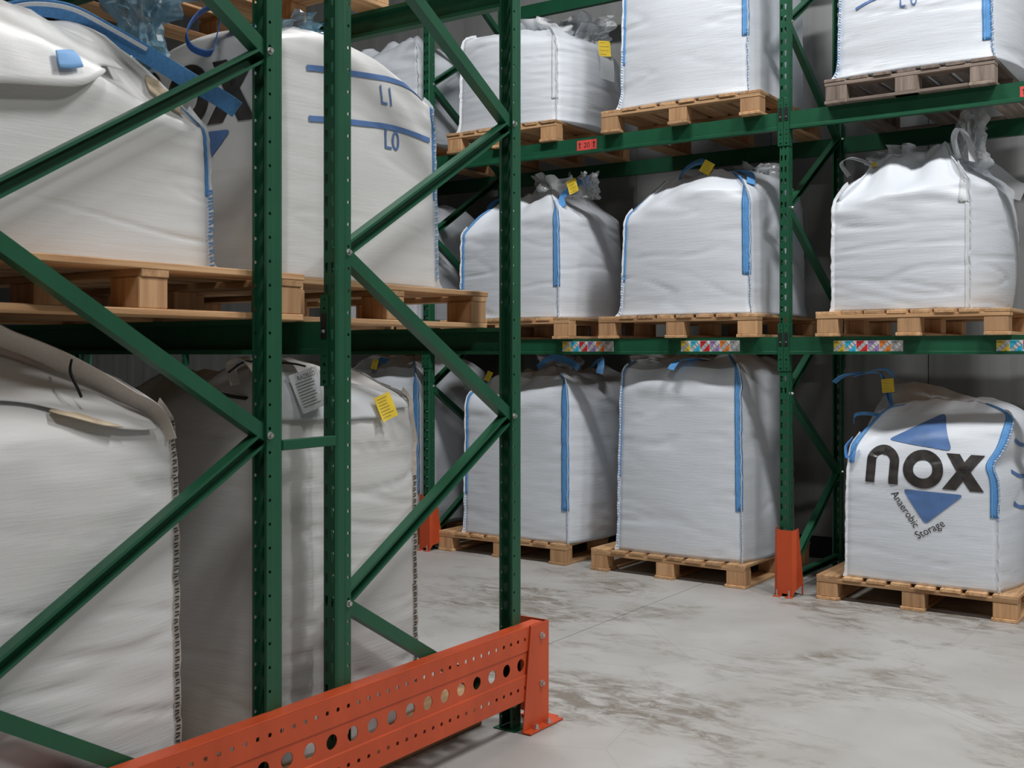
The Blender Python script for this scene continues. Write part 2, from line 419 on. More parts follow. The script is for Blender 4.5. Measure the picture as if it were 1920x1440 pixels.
for me in CLIP.values(): me.materials.append(M['dark_steel'])
for me in PIN.values(): me.materials.append(M['steel'])
def beam(label, xc, y, z, face, group=None, rail=None, ends=(-1, 1)):
    """front face at y; face=-1 looks to -y, +1 looks to +y"""
    t = thing('rack_beam', label, 'rack beam', (xc, y, z), 0 if face < 0 else PI, group)
    link('rail', rail or RAIL, M['green'], t)
    for s in ends:
        cx = s*BAY/2
        c = link('connector', CONN[s], M['green'], t, loc=(cx, 0, 0)); solid(c, .003)
        k = link('lock_clip', CLIP[s], M['dark_steel'], c); k.location = (0, 0, 0)
        k = link('pin', PIN[s], M['steel'], c)
    return t
Z1, Z2, Z3 = 1.5, 2.9046, 4.30
YB, YR = 6.693, 7.763
XM, XR, XL = (-5.448+BX)/2, BX+BAY/2, -5.448-BAY/2
GH = 'rear beams behind the back row bags'
b_m1 = beam('eye-level green beam carrying the H35 and H34 barcode strips', XM, YB, Z1, -1)
b_r1 = beam('eye-level green beam carrying the H33 barcode strip', XR, YB, Z1, -1)
b_l1 = beam('eye-level green beam left of the half hidden back frame', XL, YB, Z1, -1)
b_m2 = beam('upper green beam with the red sticker reading 20', XM, YB, Z2, -1)
b_r2 = beam('upper green beam under the grey weathered pallet at right', XR, YB, Z2, -1)
b_l2 = beam('upper green beam left of the half hidden back frame', XL, YB, Z2, -1)
b_m3 = beam('topmost green beam above the view over the back row', XM, YB, Z3, -1)
for xc, z, lab in ((XM, Z1, 'rear green beam at eye level behind the blue-taped bags'), (XR, Z1, 'rear green beam at eye level behind the white-seamed bag at right'),
                   (XL, Z1, 'rear green beam at eye level in the far left bay'), (XM, Z2, 'dark rear beam under the middle upper pallets'),
                   (XR, Z2, 'dark rear beam under the grey weathered pallet'), (XL, Z2, 'rear upper beam in the far left bay'), (XM, Z3, 'dark rear beam at the top edge above the crumpled film')):
    beam(lab, xc, YR, z, 1)
XN = NX-BAY/2
beam('dark near beam under the big bag, left of the front post', XN, 2.421, Z1, 1, rail=RAIL_C)
beam('near beam hidden at far left under the big bag', XN, 1.351, Z1, -1, rail=RAIL_C)
beam('dark green near beam seen between the two inner posts', XN, 2.655, Z1, -1, rail=RAIL_C)
beam('black-shaded near beam at eye level joining the rightmost near post', XN, 3.725, Z1, 1, rail=RAIL_C)
beam('dark beam crossing the top left corner above the big bag', XN, 2.421, Z2, 1, rail=RAIL_C)
beam('near upper beam out of view at top left', XN, 1.351, Z2, -1, rail=RAIL_C)
beam('near upper beam above the blue plastic film', XN, 2.655, Z2, -1, rail=RAIL_C)
beam('black-shaded slanting upper beam joining the rightmost near post', XN, 3.725, Z2, 1, rail=RAIL_C)

# ---- barcode strips and stickers on the beams
def strip(bm_, code, x0, x1, z0, z1, count=6):
    """coloured barcode cards on a beam; x,z in world"""
    y = .0022
    pl = link('barcode_strip', mesh('barcode_strip', *box_data((x0-bm_.location.x, y, z0-bm_.location.z), (x1-bm_.location.x, .0036, z1-bm_.location.z))), M['label_white'], bm_)
    pl['label'] = 'white strip of coloured barcode cards reading '+code
    cw = (x1-x0)/6; h = z1-z0
    cols = ['yellow', 'cyan', 'red', 'purple', 'orange', 'grey']
    for i in range(count):
        ox, oz = x0-bm_.location.x+i*cw, z0-bm_.location.z
        P = lambda a, b, e=0.0: (ox+a*cw, y-.0006-e, oz+b*h)
        vs, fs, ix = [], [], []
        def add(pts, m):
            k = len(vs); vs.extend(pts); fs.append(tuple(range(k, k+len(pts)))); ix.append(m)
        g = .02
        add([P(g, .98), P(g, .26), P(.74, .98)], 0); add([P(.98, .02), P(.98, .74), P(.26, .02)], 0)
        for j in range(9):                     # bars across the diagonal band
            if j in (4, 7) and i % 2: continue
            a = .16+j*.075; wd = .014 if (j*7+i) % 3 else .028
            def q(s, t_): return P(s-t_*.5*.30, s+t_*.5*.30, .0005)
            d = wd
            add([q(a, -1), q(a+d, -1), q(a+d, 1), q(a, 1)], 1)
        tv, tf = text_data(code, h*.23); k = len(vs)
        vs.extend([(ox+cw*.06+px, y-.0012, oz+h*.76+pz) for px, pz, _ in tv]); fs.extend([tuple(k+m for m in f) for f in tf]); ix.extend([1]*len(tf))
        tv, tf = text_data('%d0' % i, h*.2); k = len(vs)
        vs.extend([(ox+cw*.62+px, y-.0012, oz+h*.07+pz) for px, pz, _ in tv]); fs.extend([tuple(k+m for m in f) for f in tf]); ix.extend([1]*len(tf))
        me = mesh('barcode_card', vs, fs, ix)
        o = link('barcode_card', me, [M['l_'+cols[i]], M['ink_black']], pl); o['label'] = cols[i]+' barcode card'
strip(b_m1, 'H35', -4.208, -3.795, 1.520, 1.590)
strip(b_m1, 'H34', -3.285, -2.872, 1.519, 1.589)
strip(b_r1, 'H33', -2.263, -1.850, 1.514, 1.583)
strip(b_r1, 'H32', -1.337, -0.924, 1.511, 1.580)
def arrow(cx, cz, h):
    return [(cx-.0035, cz), (cx+.0035, cz), (cx+.0035, cz+h*.68), (cx+.011, cz+h*.68), (cx, cz+h), (cx-.011, cz+h*.68), (cx-.0035, cz+h*.68)]
def sticker(bm_, x0, x1, z0, z1, txt):
    L = bm_.location; y = .0022
    pl = link('red_sticker', mesh('red_sticker', *box_data((x0-L.x, y, z0-L.z), (x1-L.x, .0036, z1-L.z))), M['l_redsign'], bm_)
    pl['label'] = 'red level sticker with arrows'
    vs, fs = [], []
    for cx in ((x0+.022, x1-.022) if txt else (x0+.022,)):
        k = len(vs); a = arrow(cx-L.x, z0-L.z+.012, z1-z0-.024)
        vs += [(p, y-.0008, q) for p, q in a]; fs.append(tuple(range(k, k+7)))
    if txt:
        tv, tf = text_data(txt, .050); k = len(vs); mx = max(p[0] for p in tv)
        vs += [((x0+x1)/2-mx/2-L.x+p, y-.0008, z0-L.z+.017+q) for p, q, _ in tv]; fs += [tuple(k+m for m in f) for f in tf]
    link('printed_text', mesh('printed_text', vs, fs), M['ink_black'], pl)
sticker(b_m2, -4.088, -3.929, 2.926, 2.995, '20')
sticker(b_r2, -1.215, -1.056, 2.926, 2.985, '')

# ---- orange post guards
def guard(label, x):
    t = thing('post_guard', label, 'post guard', (x, 6.64, 0))
    prof = [(-.100, .11), (-.078, .012), (-.048, 0), (.048, 0), (.078, .012), (.100, .11)]
    def quad(a, b, zb0, zb1, zt0, zt1): return ([(a[0], a[1], zb0), (b[0], b[1], zb1), (b[0], b[1], zt1), (a[0], a[1], zt0)], [(0, 1, 2, 3)])
    T = .412; parts = []
    ins = lambda p, s: (p[0], p[1])
    for s in (-1, 1):
        f0, f1, f2 = (s*.048, 0), (s*.068, .016), (s*.072, .115)
        parts.append(([(f0[0], f0[1], .004), (f1[0], f1[1], .004 if s < 0 else .05), (f1[0], f1[1], T+.008), (f0[0], f0[1], T)], [(0, 1, 2, 3)]))
        parts.append(([(f1[0], f1[1], .045), (f2[0]+s*.0, f2[1], .07), (f2[0], f2[1], .10), (s*.068, .050, T+.01), (f1[0], f1[1], T+.008)], [(0, 1, 2, 3, 4)]))
        parts.append(([(s*.072, .115, .10), (s*.072, .100, .10), (s*.074, .100, .004), (s*.074, .115, .004)], [(0, 1, 2, 3)]))
    parts.append(([(-.048, 0, .004), (-.018, 0, .004), (-.018, 0, .02), (.018, 0, .02), (.018, 0, .004), (.048, 0, .004), (.048, 0, T), (-.048, 0, T)], [(0, 1, 2, 3, 4, 5, 6, 7)]))
    me = mesh('shield', *join(*parts))
    bm = bmesh.new(); bm.from_mesh(me); bmesh.ops.remove_doubles(bm, verts=bm.verts[:], dist=1e-4); bmesh.ops.recalc_face_normals(bm, faces=bm.faces[:]); bm.to_mesh(me); bm.free()
    o = link('shield', me, M['orange'], t); solid(o, .005)
    for sx in (-.048, .030):
        f = link('foot_tab', box('foot_tab', (sx-.020, -.034, 0), (sx+.026, .004, .005), .001), M['orange'], t)
        f.location = (0, 0, 0)
        link('anchor_bolt', fixn(mesh('anchor_bolt', *join(cyl(.009, .006, 8, (sx+.004, -.018, .005)), cyl(.0045, .04, 8, (sx+.004, -.018, .005))))), M['steel'], t)
    return t
guard('orange steel post guard beside the pallet under the tall smooth bag', BX+.028, )
guard('orange steel post guard half hidden behind the near diagonal brace', -5.415)

# ---- orange end barrier with punched holes
XE = -2.482
def barrier():
    t = thing('end_barrier', 'long orange steel rack-end barrier punched with rows of holes', 'barrier', (XE, 3.0, 0))
    Y0, Y1 = 0.35, 3.70
    parts = []
    pitch = .0965; c0 = 3.161
    kmin = int((Y0-c0)/pitch)+1; kmax = int((Y1-.03-c0)/pitch)
    zA, zB, zC, zD = .126, .223, .320, .4135
    q = .048
    def P(d, x): return [(x, u-3.0, v) for u, v in d[0]], d[1]
    ya = c0+(kmin-.5)*pitch; yb = c0+(kmax+.5)*pitch
    for k in range(kmin, kmax+1):
        c = c0+k*pitch
        parts.append(P(hole_cell(c-pitch/2, c+pitch/2, zB+.006, zC-.006, circ(c, .272, .0245, 16), 16), -.004))
        for hh in (-1, 1):
            m = c+hh*pitch/4
            for z0, z1, zc in ((zA, zB, .178), (zC, zD, .369)):
                r = .0072
                sq = [(m+r, zc), (m+r*.85, zc+r*.85), (m, zc+r), (m-r*.85, zc+r*.85), (m-r, zc), (m-r*.85, zc-r*.85), (m, zc-r), (m+r*.85, zc-r*.85)]
                parts.append(P(hole_cell(m-pitch/4, m+pitch/4, z0, z1, sq), 0))
    def strip_(z0, x0, z1, x1, y0=ya, y1=yb):
        parts.append(([(x0, y0-3, z0), (x0, y1-3, z0), (x1, y1-3, z1), (x1, y0-3, z1)], [(0, 1, 2, 3)]))
    strip_(zB, 0, zB+.006, -.004); strip_(zC-.006, -.004, zC, 0)
    for (z0, z1) in ((zA, zB), (zC, zD)): strip_(z0, 0, z1, 0, yb, 3.70); strip_(z0, 0, z1, 0, Y0, ya)
    strip_(zB, -.0035, zC, -.0035, yb, 3.70); strip_(zB, 0, zC, 0, Y0, ya)
    strip_(zD, 0, .4155, -.003, Y0, 3.70); strip_(.4155, -.003, .4155, -.055, Y0, 3.80); strip_(.4155, -.055, .40, -.057, Y0, 3.70)
    strip_(zA, 0, .124, -.003, Y0, 3.70); strip_(.124, -.003, .124, -.05, Y0, 3.70)
    me = mesh('rail', *join(*parts))
    bm = bmesh.new(); bm.from_mesh(me); bmesh.ops.remove_doubles(bm, verts=bm.verts[:], dist=1e-5); bmesh.ops.recalc_face_normals(bm, faces=bm.faces[:]); bm.to_mesh(me); bm.free()
    o = link('rail', me, M['orange'], t); solid(o, .003)
    # end post: tapered front plate with a return round the corner and a bolted foot
    pl = [(3.700, .417), (3.829, .417), (3.829, .006), (3.645, .006), ]
    ep = ([(.006, y-3, z) for y, z in pl], [(0, 1, 2, 3)])
    ret = ([(.006, .829, .417), (-.135, .829, .417), (-.135, .829, .03), (.006, .829, .006)], [(0, 1, 2, 3)])
    foot = ([(.006, .645, .006), (.006, .885, .006), (.043, .885, .006), (.043, .645, .006)], [(0, 1, 2, 3)])
    foot2 = ([(.006, .829, .006), (.006, .905, .006), (-.13, .905, .006), (-.13, .829, .006)], [(0, 1, 2, 3)])
    me = mesh('end_post', *join(ep, ret, foot, foot2))
    bm = bmesh.new(); bm.from_mesh(me); bmesh.ops.remove_doubles(bm, verts=bm.verts[:], dist=1e-5); bm.to_mesh(me); bm.free()
    o = link('end_post', me, M['orange'], t); solid(o, .006)
    for y, z in ((3.775, .366), (3.775, .173)):
        link('bolt', fixn(mesh('bolt', *bolt_data((.009, y-3, z), 'x', .010, .010))), M['steel'], o)
    for y in (3.712, 3.800):
        link('anchor_bolt', fixn(mesh('anchor_bolt', *bolt_data((.026, y-3, .009), 'z', .010, .014))), M['steel'], o)
    return t
barrier()

# ------------------------------------------------------------------ pallets
PW = 1.15
PAL = {}
def pallet_meshes(key, old, perimeter, dep, PW=1.15):
    rnd = random.Random(key)
    wy, wx, wbk = (M['old_y'], M['old_x'], M['old_b']) if old else (M['wood_y'], M['wood_x'], M['wood_b'])
    out = []
    wid = [.135]+[.112]*6+[.135] if PW > 1 else [.125]+[.105]*5+[.125]; gap = (PW-sum(wid))/(len(wid)-1)
    x = -PW/2
    for i, ww in enumerate(wid):
        dz = rnd.uniform(-.0008, .0008); e = rnd.uniform(-.006, .006)
        me = box('plank', (x, -dep/2+e, .130), (x+ww, dep/2+e, .150+dz), .0025)
        out.append(('plank', me, wy)); x += ww+gap
    for y in (-dep/2, -.05, dep/2-.10):
        e = rnd.uniform(-.004, .004)
        out.append(('stringer', box('stringer', (-PW/2+.002, y+.004+e*.3, .108), (PW/2-.002, y+.098, .130), .002), wx))
    for bx in (-PW/2+.004, -.065, PW/2-.134):
        for by in (-dep/2+.006, -.05, dep/2-.104):
            e = rnd.uniform(-.004, .004)
            out.append(('block', box('block', (bx+e, by, .020), (bx+.130+e, by+.098, .108), .003), wbk))
    for bx in (-PW/2, -.07, PW/2-.140):
        e = rnd.uniform(-.003, .003)
        out.append(('bottom_board', box('bottom_board', (bx+e, -dep/2, 0), (bx+.140+e, dep/2, .020), .003), wy))
    if perimeter:
        for y in (-dep/2-.001, dep/2-.10):
            out.append(('bottom_board', box('bottom_board', (-PW/2+.142, y, 0), (PW/2-.142, y+.10, .0195), .003), wx))
    for nme, me, m in out: me.materials.append(m)
    return out
for key, args in dict(a=(1, False, False, 1.15), b=(2, False, False, 1.15), old=(3, True, True, 1.15, .97), c=(4, False, False, 1.12, .97), d=(5, False, False, 1.15, 1.10)).items(): PAL[key] = pallet_meshes(*args)
def pallet(label, key, xc, yc, z, rz=0.0):
    t = thing('pallet', label, 'pallet', (xc, yc, z), rz)
    for nm, me, m in PAL[key]: link(nm, me, m, t)
    return t
ZL1, ZL2 = Z1+.108, Z2+.108
PF = lambda y: y+.575
pallet('floor pallet under the round-shouldered blue-taped bag, left of the tall one', 'a', -4.775, PF(6.72), 0)
pallet('floor pallet under the tall smooth blue-taped bag, beside the orange guard', 'b', -3.405, PF(6.70), 0, -.012)
pallet('floor pallet under the bag printed with black letters', 'a', -1.80, PF(6.70), 0)
pallet('floor pallet mostly hidden behind the far orange guard', 'b', -6.13, PF(6.72), 0)
pallet('shelf pallet above the H35 strip under the bag with the knotted blue strap', 'b', -4.69, PF(6.63), ZL1)
pallet('shelf pallet above the H34 strip under the bag with a high left dome', 'a', -3.315, PF(6.64), ZL1, .01)
pallet('shelf pallet above the H33 strip under the white-seamed bag', 'd', -1.805, PF(6.63), ZL1)
pallet('shelf pallet in the far left bay at eye level', 'a', -6.15, PF(6.64), ZL1)
pallet('upper pallet above the red 20 sticker under the bag with crumpled film', 'c', -4.735, PF(6.64), ZL2, .01)
pallet('upper pallet under the tall glossy blue-seamed bag', 'a', -3.285, PF(6.63), ZL2)
pallet('grey weathered upper pallet at top right', 'old', -1.82, PF(6.64), ZL2)
pallet('upper pallet in the far left bay behind the slanting beam', 'b', -6.15, PF(6.64), ZL2)
pallet('near shelf pallet under the big bag at left with its block facing us', 'a', -2.60-.575, 2.0, ZL1)
pallet('near shelf pallet under the bag printed L1 and L0', 'b', -2.72-.575, 3.17, ZL1)
pallet('floor pallet under the near left bag, behind the orange barrier', 'a', -2.645-.575, 1.90, 0)
pallet('floor pallet in shadow under the black-stitched bag between near posts', 'a', -2.68-.575, 3.08, 0)
pallet('pallet seen from below on the upper beams above the L1 bag', 'b', -3.24-.575, 3.16, ZL2)
pallet('pallet seen from below at the top left corner above the blue film', 'a', -3.0-.575, 1.86, ZL2)

# ------------------------------------------------------------------ bulk bags
def fbm(p, o=3):
    s, a = 0.0, 1.0
    for _ in range(o):
        s += a*noise.noise(p); p = p*2.03; a *= .5
    return s
class Bag:
    """a filled woven bulk bag: bulging four-sided wall, soft shoulder, gathered top"""
    def __init__(self, label, x, y, z, wd, dp, corners, zc, bulge=(.03, .07, .03, .05), taper=.97, n=26, nw=52, seed=1,
                 mat='bag', wr=.006, top=.035, lean=(0, 0), cen=(0, 0), rz=0.0, sag=.0, sh=.07, flare=1.0, cshift=None, group=None):
        self.t = thing('bulk_bag', label, 'bulk bag', (x, y, z), rz, group)
        self.n, self.nw, self.nt = n, nw, 16
        self.wd, self.dp, self.c, self.zc = wd, dp, corners, zc
        rnd = random.Random(seed); off = V((rnd.uniform(0, 50), rnd.uniform(0, 50), rnd.uniform(0, 50)))
        nu = 4*n; G = []
        cs = [(-1, -1), (1, -1), (1, 1), (-1, 1)]
        half = (wd/2, dp/2)
        nrm = [V((0, -1, 0)), V((1, 0, 0)), V((0, 1, 0)), V((-1, 0, 0))]
        def rim_z(u):
            k = int(u) % 4; f = u-int(u); e = f*f*(3-2*f)
            return corners[k]*(1-e)+corners[(k+1) % 4]*e-sag*math.sin(PI*f)
        def wall(u, t):
            k = int(u) % 4; f = u-int(u); s = 2*f-1
            a, b = cs[k], cs[(k+1) % 4]
            sc = 1+(taper-1)*t; sc *= 1+(flare-1)*max(0, 1-t/.12)**2
            px = (a[0]*(1-f)+b[0]*f)*half[0]*sc; py = (a[1]*(1-f)+b[1]*f)*half[1]*sc
            bl = bulge[k]*(1-abs(s)**2.4)*(.30+.70*math.sin(PI*min(1, t*.62+.20)))
            p = V((px, py, t*rim_z(u)))+nrm[k]*bl
            p.x += lean[0]*t*t; p.y += lean[1]*t*t
            if cshift:
                for kk_, wt in ((k, 1-f), ((k+1) % 4, f)):
                    if kk_ in cshift:
                        g = max(0, (t-.70)/.30); dx, dy, dn = cshift[kk_]
                        p.x += wt*(dx*g-dn*math.exp(-((t-.72)/.06)**2)); p.y += wt*dy*g
            return p, nrm[k], s
        per = 2*(wd+dp)
        for i in range(nw+1):
            t = i/nw; t = t if t > .06 else t
            row = []
            for j in range(nu):
                u = 4*j/nu; p, nn, s = wall(u, t)
                edge = (1-abs(s))*(wd/2 if int(u) % 2 == 0 else dp/2)
                kk = math.exp(-edge/.16)
                ar = u*per/4
                q = V((ar*2.6, 7.1*int(u), p.z*26))+off
                d = wr*(noise.noise(q)*.7+.5*noise.noise(q*V((2.1, 1, 2.2))))*(.14+1.0*kk)*(1 if t > .03 else 0)
                q2 = V((ar*1.1, 3.3*int(u), p.z*7.5+ar*.8))+off*1.3
                c1 = noise.noise(q2); d -= wr*1.5*max(0, 1-abs(c1)/.06)*(.25+.75*min(1, abs(noise.noise(q2*.4+off))*3))
                d += .011*noise.noise(V((p.x*2.6, p.y*2.6, p.z*2.2))+off)*(1-kk)
                d += top*(.35*fbm(V((p.x*5, p.y*5, p.z*6))+off, 2)+.5*noise.noise(V((ar*3.2, int(u)*5.0, p.z*15+ar*1.5))+off))*max(0, (t-.72)/.28)**1.3
                # shoulder rounding
                if t > .86: d -= sh*(1-math.sqrt(max(0, 1-((t-.86)/.14)**2)))*(.25+.75*min(1, edge/.12))
                p = p+nn*d
                if kk > .5: p = p*1.0
                row.append(p)
            G.append(row)
        rim = G[-1]
        ctr = V((cen[0]+lean[0], cen[1]+lean[1], zc))
        for i in range(1, self.nt+1):
            r = i/self.nt; row = []
            for j in range(nu):
                u = 4*j/nu; a = rim[j]; rr = r*.94
                p = a.lerp(V((ctr.x, ctr.y, a.z)), rr)
                hz = a.z*(1-r)+ctr.z*r
                hz += (ctr.z-a.z)*.30*math.sin(PI*r)*(1 if ctr.z > a.z else 0)+.045*math.sin(PI*min(1, r*1.0))
                w_ = math.sin(PI*min(1, r*.9+.06))
                f = fbm(V((p.x*5.5, p.y*5.5, 2.0))+off, 3)
                rg = 1-2*abs(noise.noise(V((p.x*6+9, p.y*6, r*1.5))+off*1.7))
                fo = math.sin(u*2*PI/4*11+3*noise.noise(V((p.x*3, p.y*3, 4))+off))
                p.z = hz+w_*(top*f+top*.7*rg*.6+top*.30*fo*r)
                row.append(p)
            G.append(row)
        # soften the shoulder a little
        for _ in range(3):
            for i in range(nw-4, nw+5):
                G[i] = [G[i][j].lerp((G[i-1][j]+G[i+1][j])/2, .5 if (j % n) else .25) for j in range(nu)]
        self.G = G; self.nu = nu
        vs = [p for row in G for p in row]
        fs = []
        for i in range(len(G)-1):
            for j in range(nu):
                a, b = i*nu+j, i*nu+(j+1) % nu
                fs.append((a, b, b+nu, a+nu))
        k = len(vs); vs.append(sum(G[-1], V())/nu); last = (len(G)-1)*nu
        fs += [(last+j, last+(j+1) % nu, k) for j in range(nu)]
        fs.append(tuple(range(nu))[::-1])
        me = mesh('body', vs, fs); self.mat = mat
        self.bvh = BVHTree.FromPolygons([tuple(v) for v in vs], fs)
        self.body = link('body', me, M[mat], self.t, smooth=True)
    def pt(self, u, q):
        """u in 0..4 round the bag, q in 0..1 up the wall and 1..2 over the top"""
        i = q*self.nw if q <= 1 else self.nw+(q-1)*self.nt
        i = min(max(i, 0), len(self.G)-1.001); a = int(i); fi = i-a
        j = (u % 4)*self.nu/4; b = int(j) % self.nu; fj = j-int(j); b2 = (b+1) % self.nu
        return self.G[a][b].lerp(self.G[a][b2], fj).lerp(self.G[a+1][b].lerp(self.G[a+1][b2], fj), fi)
    def nr(self, u, q):
        e = .02
        d = (self.pt(u+e, q)-self.pt(u-e, q)).cross(self.pt(u, min(q+e, 1.99))-self.pt(u, max(q-e, 0)))
        return d.normalized()
    def q_at(self, k, z):
        lo, hi = 0, 1
        for _ in range(30):
            m = (lo+hi)/2
            if self.pt(k, m).z < z: lo = m
            else: hi = m
        return lo
    def seam(self, k, q0=0.0, q1=1.0, mat='white_web', wid=.016, wav=.004):
        """the sewn hem that stands out along a corner"""
        o = []; m = 70; c = [(-1, -1), (1, -1), (1, 1), (-1, 1)][k]
        out = V((c[0], c[1], 0)).normalized()
        vs, fs = [], []
        for i in range(m+1):
            q = q0+(q1-q0)*i/m; p = self.pt(k, q); od = out if q <= 1 else (out*.4+V((0, 0, 1))).normalized()
            ww = wid*(1+.35*noise.noise(V((q*14, k*3.1, 1.2))))+(.012*math.exp(-((q)/.03)**2) if q < .12 else 0)
            sd = V((-out.y, out.x, 0))*wav*noise.noise(V((q*22, k, 7)))
            for a, b in ((-.002, -.0022), (ww, -.0015), (ww, .0015), (-.002, .0022)):
                vs.append(p+od*a+V((-out.y, out.x, 0))*b+sd*(1 if a > 0 else 0))
        for i in range(m):
            for e in range(4):
                a, b = i*4+e, i*4+(e+1) % 4
                fs.append((a, b, b+4, a+4))
        return link('corner_seam', fixn(mesh('corner_seam', vs, fs)), M[mat], self.t, smooth=False)
    def stitches(self, k, q0, q1, mat, step=.013, side=None, size=.0035, reach=.02):
        """short oversewn stitches over the corner hem"""
        c = [(-1, -1), (1, -1), (1, 1), (-1, 1)][k]; out = V((c[0], c[1], 0)).normalized()
        vs, fs = [], []; q = q0
        L = sum((self.pt(k, q0+(q1-q0)*(i+1)/40)-self.pt(k, q0+(q1-q0)*i/40)).length for i in range(40))
        n = max(2, int(L/step))
        for i in range(n):
            q = q0+(q1-q0)*(i+.5)/n; p = self.pt(k, q)
            up = (self.pt(k, q+.01)-self.pt(k, q-.01)).normalized()
            od = (out-up*out.dot(up)).normalized(); sd = od.cross(up)
            a0, a1 = p+od*.002, p+od*reach+up*.006*(1 if i % 2 else .3)
            for g in (-1, 1):
                b = len(vs); w_ = sd*.0032*g
                for e in (a0, a1):
                    vs += [e+w_-up*size/2, e+w_+up*size/2, e+w_*1.7+up*size/2, e+w_*1.7-up*size/2]
                fs += [(b, b+1, b+5, b+4), (b+1, b+2, b+6, b+5), (b+2, b+3, b+7, b+6), (b+3, b, b+4, b+7), (b, b+3, b+2, b+1), (b+4, b+5, b+6, b+7)]
        o = link('stitching', mesh('stitching', vs, fs), M[mat], self.t)
        o['kind'] = 'stuff'; return o
    def strap(self, k, q0, q1, wa, wb, mat='blue', name='strap', off=.005):
        """flat webbing sewn on a corner: wa on the face before the corner, wb on the face after"""
        m = 44; vs, fs = [], []
        la = self.wd if (k-1) % 2 == 0 else self.dp; lb = self.wd if k % 2 == 0 else self.dp
        us = []
        if wa: us += [k-wa/la, k-wa/la*.5]
        us += [k]
        if wb: us += [k+wb/lb*.5, k+wb/lb]
        c = len(us)
        for i in range(m+1):
            q = q0+(q1-q0)*i/m
            for e in (off, .0005):
                for u in us: vs.append(self.pt(u, q)+self.nr(u, q)*e)
        S = 2*c
        for i in range(m):
            for j in range(c-1):
                a = i*S+j; fs.append((a, a+1, a+1+S, a+S)); a += c; fs.append((a, a+S, a+1+S, a+1))
            fs.append((i*S, i*S+S, i*S+S+c, i*S+c)); a = i*S+c-1; fs.append((a, a+c, a+c+S, a+S))
        fs.append(tuple(range(c))+tuple(range(2*c-1, c-1, -1)))
        b = m*S; fs.append(tuple(b+x for x in range(c))[::-1]+tuple(b+x for x in range(c, 2*c)))
        o = link(name, fixn(mesh(name, vs, fs)), M[mat], self.t, smooth=True)
        # pale stitched lines along the webbing
        lv, lf = [], []
        for u in (us[0]+(us[-1]-us[0])*.22, us[0]+(us[-1]-us[0])*.78):
            d = .0022/la; s0 = len(lv)
            for i in range(m+1):
                q = q0+(q1-q0)*i/m
                for uu in (u-d, u+d): lv.append(self.pt(uu, q)+self.nr(uu, q)*(off+.0016))
            lf += [(s0+2*i, s0+2*i+1, s0+2*i+3, s0+2*i+2) for i in range(m)]
        link('stitch_line', mesh('stitch_line', lv, lf), M['lightblue' if mat == 'blue' else 'white_web'], o)
        return o
    def patch(self, name, cols, mat, axis='x', off=(.03, .004), label=None, nv=12, th=.003, amp=.008, smooth=True):
        """a loose cloth panel laid on the bag: cols = (along, low, high) in world; off = stand-off at its low and high edge"""
        mi = self.minv(); R = mi.to_3x3(); dr = R @ (V((0, 1, 0)) if axis == 'y' else V((-1, 0, 0)))
        low = smooth_path([(a, b, 0) for a, b, c in cols], 8); high = smooth_path([(a, c, 0) for a, b, c in cols], 8)
        vs, fs = [], []; n = len(low)
        for i in range(n):
            for j in range(nv+1):
                t = j/nv; a = low[i].x*(1-t)+high[i].x*t; b = low[i].y*(1-t)+high[i].y*t
                wp = V((a, self.t.location.y-3, b)) if axis == 'y' else V((self.t.location.x+3, a, b))
                h, nn, ix, ds = self.bvh.ray_cast(mi @ wp, dr)
                if h is None:
                    wq = V((a, self.t.location.y, b)) if axis == 'y' else V((self.t.location.x+self.wd/2-.12, a, b))
                    h, nn, ix, ds = self.bvh.find_nearest(mi @ wq); h = h+V((0, 0, .004))
                o_ = off[0]*(1-t)**2+off[1]+amp*(1+noise.noise(V((a*9, b*9, 3.3))))*math.sin(PI*min(1, t+.1))
                vs.append(h-dr*o_)
        for i in range(n-1):
            for j in range(nv):
                a = i*(nv+1)+j; fs.append((a, a+nv+1, a+nv+2, a+1))
        o = link(name, mesh(name, vs, fs), M[mat], self.t, smooth=smooth); solid(o, th)
        if label: o['label'] = label
        return o
    def loc(self, p):
        """world point -> this bag's own coordinates"""
        return self.minv() @ V(p)
    def minv(self):
        t = self.t; return (Matrix.Translation(t.location) @ Matrix.Rotation(t.rotation_euler.z, 4, 'Z')).inverted()
    def decal(self, name, data, mat, axis, label=None, off=.0042, maxlen=.016):
        """flat print laid on the cloth: data in world x,z (axis 'y', face -y) or y,z (axis 'x', face +x)"""
        vs, fs = data
        bm = bmesh.new(); bv = [bm.verts.new((a, b, 0)) for a, b in vs]
        for f in fs:
            try: bm.faces.new([bv[i] for i in f])
            except ValueError: pass
        bmesh.ops.triangulate(bm, faces=bm.faces[:])
        for _ in range(5):
            es = [e for e in bm.edges if e.calc_length() > maxlen]
            if not es: break
            bmesh.ops.subdivide_edges(bm, edges=es, cuts=1)
            bmesh.ops.triangulate(bm, faces=bm.faces[:])
        mi = self.minv(); R = mi.to_3x3()
        dr = R @ (V((0, 1, 0)) if axis == 'y' else V((-1, 0, 0)))
        for v in bm.verts:
            wp = V((v.co.x, self.t.location.y-3, v.co.y)) if axis == 'y' else V((self.t.location.x+3, v.co.x, v.co.y))
            h, nn, ix, ds = self.bvh.ray_cast(mi @ wp, dr)
            if h is None:
                h, nn, ix, ds = self.bvh.find_nearest(mi @ (wp+(V((0, 3-self.dp/2, 0)) if axis == 'y' else V((-3+self.wd/2, 0, 0)))))
            v.co = h-dr*off
        bmesh.ops.recalc_face_normals(bm, faces=bm.faces[:])
        me = bpy.data.meshes.new(name); bm.to_mesh(me); bm.free()
        o = link(name, me, M[mat], self.body, smooth=True)
        if label: o['label'] = label
        return o

